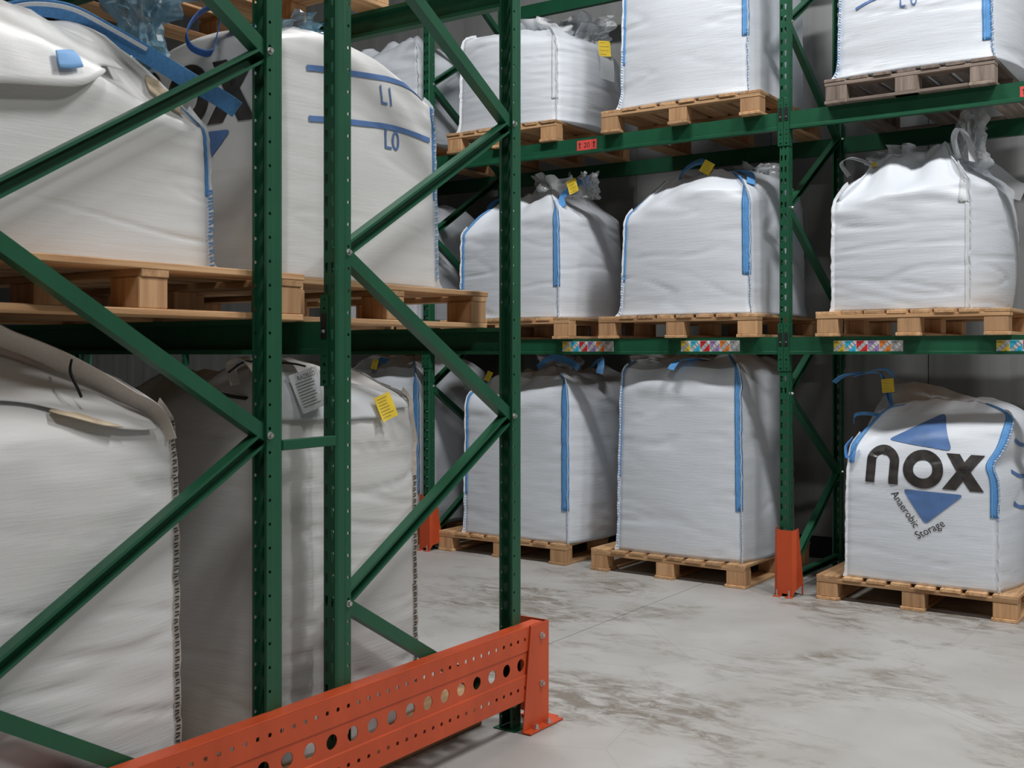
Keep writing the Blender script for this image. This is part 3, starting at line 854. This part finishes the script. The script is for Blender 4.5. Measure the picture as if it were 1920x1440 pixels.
def smooth_path(pts, sub=8):
    pts = [V(p) for p in pts]; out = []
    P = [pts[0]]+pts+[pts[-1]]
    for i in range(1, len(P)-2):
        a, b, c, d = P[i-1:i+3]
        for k in range(sub):
            t = k/sub
            out.append(.5*((2*b)+(c-a)*t+(2*a-5*b+4*c-d)*t*t+(3*b-a-3*c+d)*t**3))
    return out+[pts[-1]]
def ribbon_data(pts, wid, side, th=.0035, sub=8, twist=0.0):
    c = smooth_path(pts, sub); vs, fs = [], []; m = len(c)
    for i, p in enumerate(c):
        d = (c[min(i+1, m-1)]-c[max(i-1, 0)]).normalized(); s = V(side)
        if twist: s = Matrix.Rotation(twist*i/m, 3, d) @ s
        s = (s-d*s.dot(d)).normalized(); n_ = d.cross(s)
        for a, b in ((-1, -1), (1, -1), (1, 1), (-1, 1)): vs.append(p+s*wid/2*a+n_*th/2*b)
    for i in range(m-1):
        for e in range(4): a, b = i*4+e, i*4+(e+1) % 4; fs.append((a, b, b+4, a+4))
    fs += [(3, 2, 1, 0), tuple((m-1)*4+e for e in range(4))]
    return vs, fs
def loop(bag, pts, wid=.05, side=(0, 0, 1), mat='blue', name='lifting_loop', world=True, th=.0035, twist=0.0, label=None):
    if world: pts = [bag.loc(p) for p in pts]
    o = link(name, fixn(mesh(name, *ribbon_data(pts, wid, side, th, 8, twist))), M[mat], bag.t, smooth=False)
    if label: o['label'] = label
    return o
def cord(bag, pts, r=.003, mat='black_thread', name='drawstring'):
    return loop(bag, pts, r*2, (.3, .2, 1), mat, name, True, r*2)
def tuft(bag, c, r, h, seed, mat='film', name='liner', world=True, bend=(0, 0), rx=1.0, open_=.5, folds=9, label=None, crush=None):
    """crumpled gathered film or cloth standing up from the bag top"""
    c = bag.loc(c) if world else V(c)
    if crush is None: crush = .9 if 'film' in mat else .35
    n, m = 48, 16; off = V((seed*3.7, seed*1.3, seed*5.1)); vs, fs = [], []
    for i in range(m+1):
        t = i/m
        rad = r*(1.0-.62*t+open_*max(0, t-.45)*1.4)
        for j in range(n):
            a = 2*PI*j/n; d = V((math.cos(a), math.sin(a), 0))
            k = 1+.26*math.sin(folds*a+4*noise.noise(off+d*1.2+V((0, 0, t*1.5))))*(.2+.8*t)+.42*noise.noise(off+d*2.1+V((0, 0, t*2.4)))
            if crush:
                k += crush*(abs(noise.noise(off*3+d*3.1+V((0, 0, t*4.2))))-.22)*(.4+t)
                k += crush*.35*noise.noise(off+d*7.3+V((0, 0, t*9)))
            p = c+V((d.x*rad*k*rx, d.y*rad*k, h*t*(1+(.28+crush*.25)*noise.noise(off*2+d*2.3)*t)))
            p.x += bend[0]*t*t; p.y += bend[1]*t*t
            vs.append(p)
    for i in range(m):
        for j in range(n):
            a, b = i*n+j, i*n+(j+1) % n; fs.append((a, b, b+n, a+n))
    o = link(name, mesh(name, vs, fs), M[mat], bag.t, smooth='film' not in mat)
    if label: o['label'] = label
    return o
def tag(bag, c, w_, h_, nrm, up, name='tag', mat='tag', lines=6, text=None, label='yellow paper tag'):
    c = bag.loc(c); nrm = V(nrm).normalized(); up = V(up); up = (up-nrm*up.dot(nrm)).normalized(); sx = up.cross(nrm)
    vs, fs = [], []; m = 6
    f = lambda a, b, e=0: c+sx*a*w_/2+up*b*h_/2+nrm*(e+.006*math.sin(a*1.6+b*.8))
    for e in (.0006, -.0006):
        for i in range(m+1):
            for j in range(m+1): vs.append(f(-1+2*i/m, -1+2*j/m, e))
    K = (m+1)**2
    for i in range(m):
        for j in range(m):
            a = i*(m+1)+j; fs += [(a, a+m+1, a+m+2, a+1), (K+a, K+a+1, K+a+m+2, K+a+m+1)]
    o = link(name, mesh(name, vs, fs), M[mat], bag.t, smooth=True); o['label'] = label
    lv, lf = [], []; rnd = random.Random(lines+int(abs(c.x)*1000))
    for i in range(lines):
        y = (.48 if text else .75)-(1.2 if text else 1.5)*i/max(1, lines-1); x1 = rnd.uniform(.1, .75); k = len(lv)
        for s in range(5):
            a = -.78+(x1+.78)*s/4
            lv += [f(a, y-.018, .0016), f(a, y+.018, .0016)]
        lf += [(k+2*s, k+2*s+2, k+2*s+3, k+2*s+1) for s in range(4)]
    if text:
        tv, tf = text_data(text, 1.0); wid = max(p[0] for p in tv); k = len(lv); sc = 1.25/wid
        lv += [f(-.55+px*sc, .60+py*sc*w_/h_*1.25, .0018) for px, py, _ in tv]; lf += [tuple(k+m_ for m_ in q) for q in tf]
    if lines: link('printed_lines', mesh('printed_lines', lv, lf), M['ink_grey'], o)
    return o
def polyfill(pts): return [tuple(p) for p in pts], [tuple(range(len(pts)))]
def roundpoly(pts, r, seg=5):
    out = []; n = len(pts)
    for i in range(n):
        p, a, b = V(pts[i]), V(pts[i-1]), V(pts[(i+1) % n])
        da, db = (a-p).normalized(), (b-p).normalized()
        s, e = p+da*r, p+db*r
        for k in range(seg+1):
            t = k/seg; out.append(tuple((s*(1-t)**2+p*2*t*(1-t)+e*t*t)[:2]))
    return out
def line_data(pts, wid, sub=6):
    c = smooth_path([(a, b, 0) for a, b in pts], sub); vs, fs = [], []
    for i, p in enumerate(c):
        d = (c[min(i+1, len(c)-1)]-c[max(i-1, 0)]).normalized(); n_ = V((-d.y, d.x, 0))*wid/2
        vs += [(p.x-n_.x, p.y-n_.y), (p.x+n_.x, p.y+n_.y)]
    return vs, [(2*i, 2*i+2, 2*i+3, 2*i+1) for i in range(len(c)-1)]
def placed_text(s, size, ox, oz, ang=0.0, stretch=1.0):
    vs, fs = text_data(s, size); ca, sa = math.cos(ang), math.sin(ang)
    return [(ox+x*stretch*ca-y*sa, oz+x*stretch*sa+y*ca) for x, y, _ in vs], fs
def ring_data(cx, cz, ro, ri, a0=0, a1=2*PI, n=40, sx=1.0):
    vs, fs = [], []
    for i in range(n+1):
        a = a0+(a1-a0)*i/n
        for r in (ri, ro): vs.append((cx+r*math.cos(a)*sx, cz+r*math.sin(a)))
    return vs, [(2*i, 2*i+1, 2*i+3, 2*i+2) for i in range(n)]
def logo(bag, axis, f, upper=True):
    """printed emblem; f maps the emblem's own metres to the face"""
    mp = lambda d: ([f(*p) for p in d[0]], d[1])
    if upper: bag.decal('printed_triangle', mp(polyfill(roundpoly([(-.165, .215), (.225, .178), (.145, .40)], .035))), 'ink_blue', axis, 'blue printed triangle above the letters')
    bag.decal('printed_triangle', mp(polyfill(roundpoly([(-.045, -.072), (.30, -.075), (.085, -.275)], .03))), 'ink_blue', axis, 'blue printed triangle below the letters')
    # n: an arch on two legs
    n_ = join3(ring_data(-.170, .085, .098, .042, 0, PI), polyfill([(-.268, -.05), (-.212, -.05), (-.212, .085), (-.268, .085)]), polyfill([(-.128, -.05), (-.072, -.05), (-.072, .085), (-.128, .085)]))
    bag.decal('printed_letter', mp(n_), 'ink_black', axis, 'black printed letter n')
    bag.decal('printed_letter', mp(ring_data(.070, .058, .116, .056)), 'ink_black', axis, 'black printed letter o')
    x_ = join3(polyfill([(.195, .165), (.270, .165), (.405, -.05), (.330, -.05)]), polyfill([(.330, .165), (.405, .165), (.255, -.05), (.180, -.05)]))
    bag.decal('printed_letter', mp(x_), 'ink_black', axis, 'black printed letter x')
    bag.decal('printed_text', mp(placed_text('Anaerobic', .066, -.115, -.108, math.radians(-55), .88)), 'ink_black', axis)
    bag.decal('printed_text', mp(placed_text('Storage', .066, .045, -.37, math.radians(33), .92)), 'ink_black', axis)
def join3(*ds):
    vs, fs = [], []
    for v, f in ds:
        n = len(vs); vs += list(v); fs += [tuple(i+n for i in q) for q in f]
    return vs, fs

ZP = .1515
# ---- back row, floor
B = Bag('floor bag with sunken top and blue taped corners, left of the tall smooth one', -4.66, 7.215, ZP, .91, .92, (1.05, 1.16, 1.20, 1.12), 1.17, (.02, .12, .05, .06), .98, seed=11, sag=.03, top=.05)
for k in (0, 1): B.seam(k, 0, 1.05, 'white_web'); B.stitches(k, 0.01, .30, 'lightblue', .02, reach=.014)
B.strap(0, .28, 1.3, .05, .016); B.strap(1, .20, 1.4, .045, .012)
loop(B, [(-4.62, 7.0, 1.40), (-4.50, 7.0, 1.475), (-4.36, 7.02, 1.45), (-4.25, 6.98, 1.40)], .05, (0, .3, 1))
loop(B, [(-4.36, 7.35, 1.40), (-4.20, 7.2, 1.47), (-4.13, 7.1, 1.42), (-4.12, 7.06, 1.36)], .05, (.4, .5, .3))
tuft(B, (-4.55, 7.2, 1.28), .20, .19, 3, 'thinfab', 'spout')
tag(B, (-4.93, 6.80, 1.335), .055, .075, (.1, -1, .25), (.35, 0, 1))
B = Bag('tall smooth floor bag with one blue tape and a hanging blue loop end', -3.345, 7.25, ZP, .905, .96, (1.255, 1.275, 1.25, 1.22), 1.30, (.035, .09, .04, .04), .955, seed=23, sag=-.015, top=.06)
for k in (0, 1): B.seam(k, 0, 1.05, 'white_web'); B.stitches(k, 0.01, .98 if k == 0 else .3, 'lightblue', .018, reach=.016)
B.strap(0, .40, 1.2, .03, .004); B.strap(1, .26, 1.4, .035, .015)
loop(B, [(-3.20, 7.0, 1.44), (-3.28, 6.86, 1.465), (-3.33, 6.74, 1.455), (-3.36, 6.69, 1.40)], .055, (1, 0, .2))
tuft(B, (-3.62, 6.98, 1.40), .13, .08, 8, 'thinfab', 'spout', rx=1.6)
tuft(B, (-3.30, 7.2, 1.40), .22, .085, 9, 'thinfab', 'spout')
B = Bag('white bag printed with black letters and blue triangles on the floor pallet', -1.77, 7.20, ZP, .86, .90, (.80, 1.0, .98, 1.15), 1.03, (.03, .10, .04, .02), .985, seed=35, sag=-.035, top=.022, lean=(.0, 0), wr=.005, cen=(.0, .05), cshift={1: (.07, .14, .03), 0: (.0, .05, 0)})
for k in (0, 1): B.seam(k, 0, 1.1, 'white_web', .014)
B.stitches(1, .40, .98, 'blue', .016, reach=.018)
B.strap(1, .42, 1.35, .038, .012)
B.strap(0, .86, 1.6, .012, .030)
logo(B, 'y', lambda a, b: (-1.817+a*1.0, .775+b*.96+a*-.03))
loop(B, [(-2.20, 6.85, .98), (-2.215, 6.78, .93), (-2.195, 6.755, .87), (-2.15, 6.78, .96)], .04, (0, 1, .1))
loop(B, [(-2.02, 7.15, 1.12), (-2.06, 7.10, 1.25), (-2.08, 7.08, 1.36), (-2.12, 7.06, 1.385), (-2.30, 7.05, 1.37), (-2.38, 7.05, 1.32)], .045, (.2, 1, .1), twist=.4)
loop(B, [(-2.03, 7.14, 1.12), (-2.045, 7.10, 1.28), (-2.02, 7.08, 1.37), (-2.08, 7.06, 1.41), (-2.25, 7.03, 1.36)], .03, (.2, 1, .3))
loop(B, [(-2.235, 7.0, 1.065), (-2.225, 6.98, 1.115), (-2.17, 6.96, 1.132), (-2.10, 7.0, 1.125), (-2.03, 7.06, 1.10)], .022, (0, .2, 1))
tag(B, (-2.04, 7.05, 1.305), .075, .085, (.1, -1, .1), (-.1, 0, 1), lines=5)
for z in (.98, .80, .62): B.decal('printed_mark', line_data([(6.90, z+.03), (6.97, z), (7.08, z-.01)], .022), 'ink_blue', 'x')
# ---- back row, eye-level shelf
ZS = ZL1+ZP
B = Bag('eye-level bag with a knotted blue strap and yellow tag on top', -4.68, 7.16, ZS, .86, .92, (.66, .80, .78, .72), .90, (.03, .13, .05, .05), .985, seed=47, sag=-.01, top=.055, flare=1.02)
for k in (0, 1): B.seam(k, 0, 1.05, 'white_web'); B.stitches(k, 0.01, .42, 'lightblue', .018, reach=.016)
B.strap(0, .22, 1.35, .03, .020); B.strap(1, .28, 1.12, .035, .014)
loop(B, [(-4.27, 6.80, 2.56), (-4.30, 6.84, 2.64), (-4.22, 6.86, 2.70), (-4.14, 6.90, 2.77), (-4.16, 6.95, 2.71)], .05, (1, .2, .5))
loop(B, [(-4.30, 6.85, 2.62), (-4.45, 6.95, 2.66), (-4.56, 7.05, 2.73)], .045, (0, .3, 1))
loop(B, [(-5.06, 6.95, 2.50), (-5.04, 6.98, 2.64), (-4.94, 7.02, 2.70), (-4.85, 7.08, 2.66)], .05, (.3, 1, .2))
tuft(B, (-4.52, 7.12, 2.60), .20, .22, 5, 'thinfab', 'spout')
tag(B, (-4.19, 6.80, 2.70), .08, .10, (.1, -1, .1), (-.35, 0, 1), lines=4)
tuft(B, (-4.12, 6.93, 2.62), .07, .16, 31, 'film', 'liner')
B = Bag('broad eye-level bag with a high dome, blue tapes and yellow tag at its top', -3.275, 7.215, ZS, .93, 1.0, (.70, .83, .84, .80), .93, (.045, .10, .05, .05), .955, seed=59, sag=-.11, top=.04, sh=.09, flare=1.03)
for k in (0, 1): B.seam(k, 0, 1.05, 'white_web'); B.stitches(k, 0.01, .40, 'lightblue', .018, reach=.016)
B.strap(0, .34, 1.15, .022, .014); B.strap(1, .30, 1.45, .045, .012)
loop(B, [(-3.45, 6.98, 2.70), (-3.36, 6.93, 2.765), (-3.25, 6.92, 2.80), (-3.20, 6.98, 2.76)], .05, (0, .6, 1))
loop(B, [(-3.03, 7.0, 2.62), (-3.10, 7.0, 2.70), (-3.04, 7.02, 2.735), (-2.90, 6.92, 2.69), (-2.84, 6.80, 2.60)], .055, (.3, 1, .3))
tag(B, (-3.175, 6.86, 2.745), .085, .085, (.05, -1, .1), (.6, 0, 1), lines=5)
tuft(B, (-2.98, 7.25, 2.66), .16, .12, 12, 'thinfab', 'spout')
B = Bag('white-seamed eye-level bag with crumpled film sticking up at right', -1.875, 7.17, ZS, .78, .92, (.69, .76, .80, .74), .92, (.045, .16, .05, .05), 1.0, seed=61, sag=-.03, top=.085, sh=.09)
for k in (0, 1): B.seam(k, 0, 1.15, 'white_web', .02)
B.strap(1, .80, 1.35, .055, .012, 'white_web', 'strap')
B.strap(1, 0.0, .80, .022, .012, 'white_web', 'strap', .003)
loop(B, [(-1.50, 6.85, 2.62), (-1.52, 6.87, 2.74), (-1.58, 6.90, 2.83), (-1.62, 6.93, 2.78), (-1.60, 6.96, 2.66)], .05, (.5, 1, 0), 'white_web')
loop(B, [(-2.26, 6.98, 2.62), (-2.30, 6.95, 2.70), (-2.22, 6.92, 2.72), (-2.10, 6.92, 2.66), (-2.16, 6.93, 2.60)], .045, (.2, 1, .4), 'white_web')
tuft(B, (-1.55, 7.05, 2.62), .10, .27, 14, 'film', 'liner')
tuft(B, (-1.95, 7.2, 2.62), .26, .15, 15, 'thinfab', 'spout')
loop(B, [(-1.50, 7.0, 2.62), (-1.42, 6.98, 2.57), (-1.30, 6.96, 2.46), (-1.24, 6.95, 2.43)], .10, (.6, 0, 1), 'film', 'film_tail')
tag(B, (-2.08, 6.90, 2.665), .04, .03, (0, -1, .4), (.8, 0, .6), lines=3)
# ---- back row, upper shelf
ZT = ZL2+ZP
B = Bag('upper bag with crumpled film on top and white seams, left of the tall glossy one', -4.70, 7.19, ZT, .85, .95, (.72, .635, .62, .68), .70, (.05, .15, .05, .05), .97, seed=73, sag=-.03, top=.04, sh=.10, flare=1.02)
for k in (0, 1): B.seam(k, 0, 1.15, 'white_web', .018)
B.strap(1, .25, 1.2, .03, .012, 'white_web', 'strap', .004)
tuft(B, (-4.62, 7.15, 3.78), .26, .20, 21, 'thinfab', 'spout', rx=1.2)
tuft(B, (-4.40, 7.25, 3.78), .20, .24, 22, 'film', 'liner', bend=(.10, 0))
tag(B, (-4.07, 7.05, 3.72), .09, .12, (.9, -.6, .25), (-.1, .1, 1), lines=4)
loop(B, [(-4.12, 7.10, 3.78), (-4.05, 7.05, 3.62), (-4.03, 7.02, 3.48)], .12, (.4, 1, 0), 'film', 'document_pouch')
B = Bag('tall glossy upper bag with blue corner seams, cut by the top edge', -3.275, 7.20, ZT, .91, 1.0, (1.03, 1.03, 1.02, 1.02), 1.06, (.05, .10, .05, .05), .965, seed=85, flare=1.03)
for k in (0, 1): B.seam(k, 0, 1.0, 'white_web'); B.stitches(k, 0.01, .40, 'lightblue', .018, reach=.016)
B.strap(0, .30, 1.1, .018, .016); B.strap(1, .36, 1.2, .032, .014)
B = Bag('upper bag on the grey weathered pallet with a blue L0 mark', -1.80, 7.20, ZT, .87, .98, (.92, .92, .92, .92), 1.0, (.05, .12, .05, .05), .95, seed=97, flare=1.04)
for k in (0, 1): B.seam(k, 0, 1.0, 'white_web'); B.stitches(k, 0.01, .98, 'blue', .016, reach=.018)
B.strap(1, .12, 1.1, .045, .012)
B.decal('printed_line', line_data([(-2.13, 3.575), (-2.02, 3.612), (-1.80, 3.66), (-1.40, 3.67)], .016), 'ink_blue', 'y')
B.decal('printed_text', placed_text('L 0', .085, -1.87, 3.535, 0, 1), 'ink_blue', 'y', 'blue printed fill mark L0')
# ---- far left bay of the back row
B = Bag('floor bag in the far left bay behind the far post guard', -6.02, 7.21, ZP, .92, .95, (1.15, 1.20, 1.2, 1.2), 1.3, (.03, .045, .05, .05), seed=101, top=.06, n=20, nw=40)
B.seam(1, 0, 1.0); B.strap(1, .22, 1.5, .045, .012)
tag(B, (-6.05, 6.78, 1.42), .06, .08, (.2, -1, .1), (.2, 0, 1))
loop(B, [(-6.2, 6.95, 1.36), (-6.1, 6.9, 1.45), (-5.95, 6.9, 1.42)], .05, (0, .4, 1))
B = Bag('eye-level bag in the far left bay, in shade behind the far post', -6.02, 7.21, ZS, .92, .95, (.80, .80, .8, .8), .95, (.03, .045, .05, .05), seed=103, n=20, nw=36)
B.seam(1, 0, 1.0)
B = Bag('upper bag with a ruffled fold in the far left bay behind the slanting beam', -6.02, 7.21, ZT, .92, .95, (.72, .74, .70, .7), .82, (.04, .045, .05, .05), seed=107, n=22, nw=40, top=.07, wr=.010)
B.seam(1, 0, 1.0)
tuft(B, (-5.86, 7.25, 3.80), .20, .14, 41, 'thinfab', 'spout')
# ---- near rack
B = Bag('big near bag at upper left with a blue seam and folded slumping top', -2.69-.47, 1.79, ZS, .94, .95, (.60, .62, .44, .66), .70, (.04, .022, .04, .04), .985, n=44, nw=70, seed=113, mat='bag_near', wr=.0030, top=.035, sag=-.04, sh=.10)
B.seam(2, 0, 1.05, 'white_web', .014); B.stitches(2, .01, .55, 'blue', .011, reach=.016)
B.strap(2, .50, 1.08, .010, .016)
loop(B, [(-3.0, 1.683, 2.425), (-2.98, 1.765, 2.467), (-2.97, 1.856, 2.500), (-2.95, 1.963, 2.507), (-2.93, 2.076, 2.475), (-2.88, 2.172, 2.425), (-2.80, 2.269, 2.353), (-2.72, 2.340, 2.293), (-2.69, 2.375, 2.262)], .055, (.9, .3, 1), label='blue webbing band along the folded top')
loop(B, [(-2.99, 1.70, 2.448), (-2.965, 1.77, 2.475), (-2.955, 1.86, 2.508), (-2.935, 1.963, 2.515), (-2.915, 2.076, 2.483), (-2.865, 2.172, 2.433)], .012, (.9, .3, 1), 'white_web', 'edge_cord')
B.patch('top_flap', [(1.36, 2.165, 2.42), (1.48, 2.165, 2.43), (1.58, 2.178, 2.45), (1.68, 2.192, 2.46), (1.78, 2.212, 2.465), (1.86, 2.262, 2.455), (1.93, 2.315, 2.44), (2.03, 2.330, 2.41)], 'bag_near', 'x', (.042, .006), 'loose top flap folded over', amp=.009)
B.patch('webbing_end', [(1.713, 2.245, 2.292), (1.75, 2.250, 2.303), (1.785, 2.262, 2.312)], 'lightblue', 'x', (.010, .050), 'pale blue webbing end showing under the flap', nv=4, amp=.002)
B.patch('paper_slip', [(2.125, 2.29, 2.335), (2.165, 2.245, 2.31), (2.195, 2.22, 2.27)], 'stain', 'x', (.010, .006), 'cream paper slip at the fold', nv=4, amp=.002)
tuft(B, (-3.02, 2.26, 2.42), .085, .30, 51, 'bluefilm', 'liner', bend=(.0, .02), open_=1.9, folds=6, label='blue tinted plastic liner standing up')
B = Bag('near bag printed L1 and L0 with black letters on its shaded side', -2.80-.45, 3.03, ZS, .92, .92, (.66, .80, .735, .78), .84, (.03, .04, .04, .04), .975, n=44, nw=70, seed=127, mat='bag_near', wr=.0030, top=.03, sag=-.11, sh=.035)
B.seam(2, 0, 1.05, 'white_web', .014); B.stitches(2, .05, .98, 'lightblue', .012, reach=.014)
B.strap(2, .48, .98, .006, .02)
B.decal('printed_line', line_data([(2.756, 2.487), (3.0, 2.515), (3.2, 2.535), (3.34, 2.532), (3.43, 2.51)], .020), 'ink_blue', 'x', 'upper blue printed fill line')
B.decal('printed_line', line_data([(2.760, 2.312), (3.0, 2.336), (3.2, 2.352), (3.45, 2.347)], .020), 'ink_blue', 'x', 'lower blue printed fill line')
B.decal('printed_text', placed_text('L1', .105, 3.125, 2.43, .02, .82), 'ink_blue', 'x', 'blue printed fill mark L1')
B.decal('printed_text', placed_text('L0', .105, 3.145, 2.268, .02, .88), 'ink_blue', 'x', 'blue printed fill mark L0')
logo(B, 'y', lambda a, b: (-2.825+(a-.405)*.95, 2.335+(b)*1.0), upper=False)
loop(B, [(-2.98, 2.66, 2.56), (-2.95, 2.524, 2.655), (-2.95, 2.445, 2.627), (-2.93, 2.375, 2.545), (-2.92, 2.388, 2.495), (-2.90, 2.448, 2.491), (-2.92, 2.494, 2.572), (-2.95, 2.542, 2.660), (-2.98, 2.620, 2.666), (-3.0, 2.70, 2.58)], .055, (1, -.7, .1), 'blue_shaded', label='blue lifting loop with shade in its colour')
tuft(B, (-3.02, 2.92, 2.60), .17, .10, 53, 'bluefilm', 'liner', label='blue plastic liner on top')
B = Bag('near white floor bag at lower left with black stitched seam', -2.66-.47, 1.60, ZP, .96, 1.02, (1.08, 1.14, 1.18, 1.16), 1.34, (.04, .05, .04, .04), .985, n=44, nw=84, seed=131, mat='bag_old', wr=.006, top=.040, sag=-.06, sh=.09, cen=(0, .14))
B.seam(2, 0, 1.05, 'beige_web', .016); B.stitches(2, .02, .98, 'black_thread', .011, reach=.014, size=.003)
bp = [(-2.80, 1.571, 1.590), (-2.80, 1.658, 1.548), (-2.79, 1.744, 1.516), (-2.78, 1.817, 1.484), (-2.75, 1.931, 1.419), (-2.72, 1.997, 1.370), (-2.68, 2.050, 1.326), (-2.668, 2.082, 1.25)]
bd = loop(B, bp, .085, (1, .25, .35), 'beige_web', 'hem_band', label='beige hem band along the top edge')
sp = smooth_path(bp[2:], 14); vs, fs = [], []
for i, p in enumerate(sp[:-1]):
    if i % 2: continue
    d = (sp[i+1]-p).normalized(); sd = V((1, .25, .35)); sd = (sd-d*sd.dot(d)).normalized(); up = sd.cross(d)
    if up.z < 0: up = -up
    k = len(vs); c = p-sd*.036+up*.004
    for a in (-.004, .016):
        for b in (-.0025, .0025): vs.append(B.loc(c+sd*a+d*b+up*.002))
    fs.append((k, k+1, k+3, k+2)); 
    for a in (-.004, .006): 
        pass
o = link('stitching', mesh('stitching', vs, fs), M['black_thread'], B.t); solid(o, .003); o['kind'] = 'stuff'
cord(B, [(-2.735, 1.827, 1.485), (-2.70, 1.800, 1.452), (-2.66, 1.797, 1.405), (-2.65, 1.800, 1.385)])
B.patch('top_flap', [(1.40, 1.39, 1.50), (1.50, 1.390, 1.52), (1.58, 1.385, 1.515), (1.68, 1.372, 1.50), (1.78, 1.340, 1.465), (1.88, 1.302, 1.415), (1.96, 1.290, 1.37), (2.03, 1.288, 1.325)], 'bag_old', 'x', (.022, .004), 'loose top panel folded over', amp=.014)
B.patch('stain_patch', [(1.72, 1.346, 1.352), (1.78, 1.328, 1.366), (1.84, 1.310, 1.345), (1.90, 1.302, 1.310)], 'stain', 'x', (.026, .020), 'ochre stained fold', nv=4, amp=.002)
B = Bag('near floor bag between the inner posts with a white label pouch and yellow tag', -2.72-.47, 2.895, ZP, .96, .73, (1.12, 1.32, 1.19, 1.2), 1.24, (.04, .04, .04, .04), .985, n=44, nw=84, seed=137, mat='bag_old', wr=.006, top=.04, sag=-.01, sh=.06)
B.seam(2, 0, 1.05, 'beige_web', .016); B.stitches(2, .02, .75, 'black_thread', .011, reach=.013, size=.003)
B.seam(1, .6, 1.05, 'beige_web', .016); B.stitches(1, .80, 1.04, 'black_thread', .012, reach=.02, size=.004)
po = tag(B, (-2.665, 2.665, 1.383), .115, .135, (1, -.15, .25), (.0, -.28, 1), 'label_pouch', 'pouch', 9, text='RAZELLO', label='clear document pouch with a printed sheet')
tag(B, (-2.655, 3.036, 1.312), .072, .092, (1, -.1, .22), (.0, -.30, 1), 'tag', 'tag', 7)
B.patch('cover_flap', [(2.56, 1.285, 1.44), (2.68, 1.28, 1.44), (2.80, 1.275, 1.42), (2.92, 1.275, 1.40), (3.04, 1.275, 1.385), (3.16, 1.30, 1.36), (3.22, 1.30, 1.335)], 'thinfab', 'x', (.006, .006), 'thin translucent cover sheet', amp=.006)
loop(B, [(-2.95, 2.40, 1.44), (-2.92, 2.43, 1.39), (-2.86, 2.50, 1.362), (-2.78, 2.548, 1.350)], .012, (1, 0, 1), 'black_thread', 'drawstring')
loop(B, [(-2.84, 2.50, 1.40), (-2.86, 2.497, 1.47), (-2.80, 2.51, 1.485), (-2.74, 2.54, 1.40)], .035, (.2, 1, .1), 'beige_web')
cord(B, [(-2.83, 2.46, 1.44), (-2.80, 2.495, 1.473), (-2.78, 2.53, 1.476), (-2.72, 2.63, 1.470), (-2.70, 2.68, 1.46)])
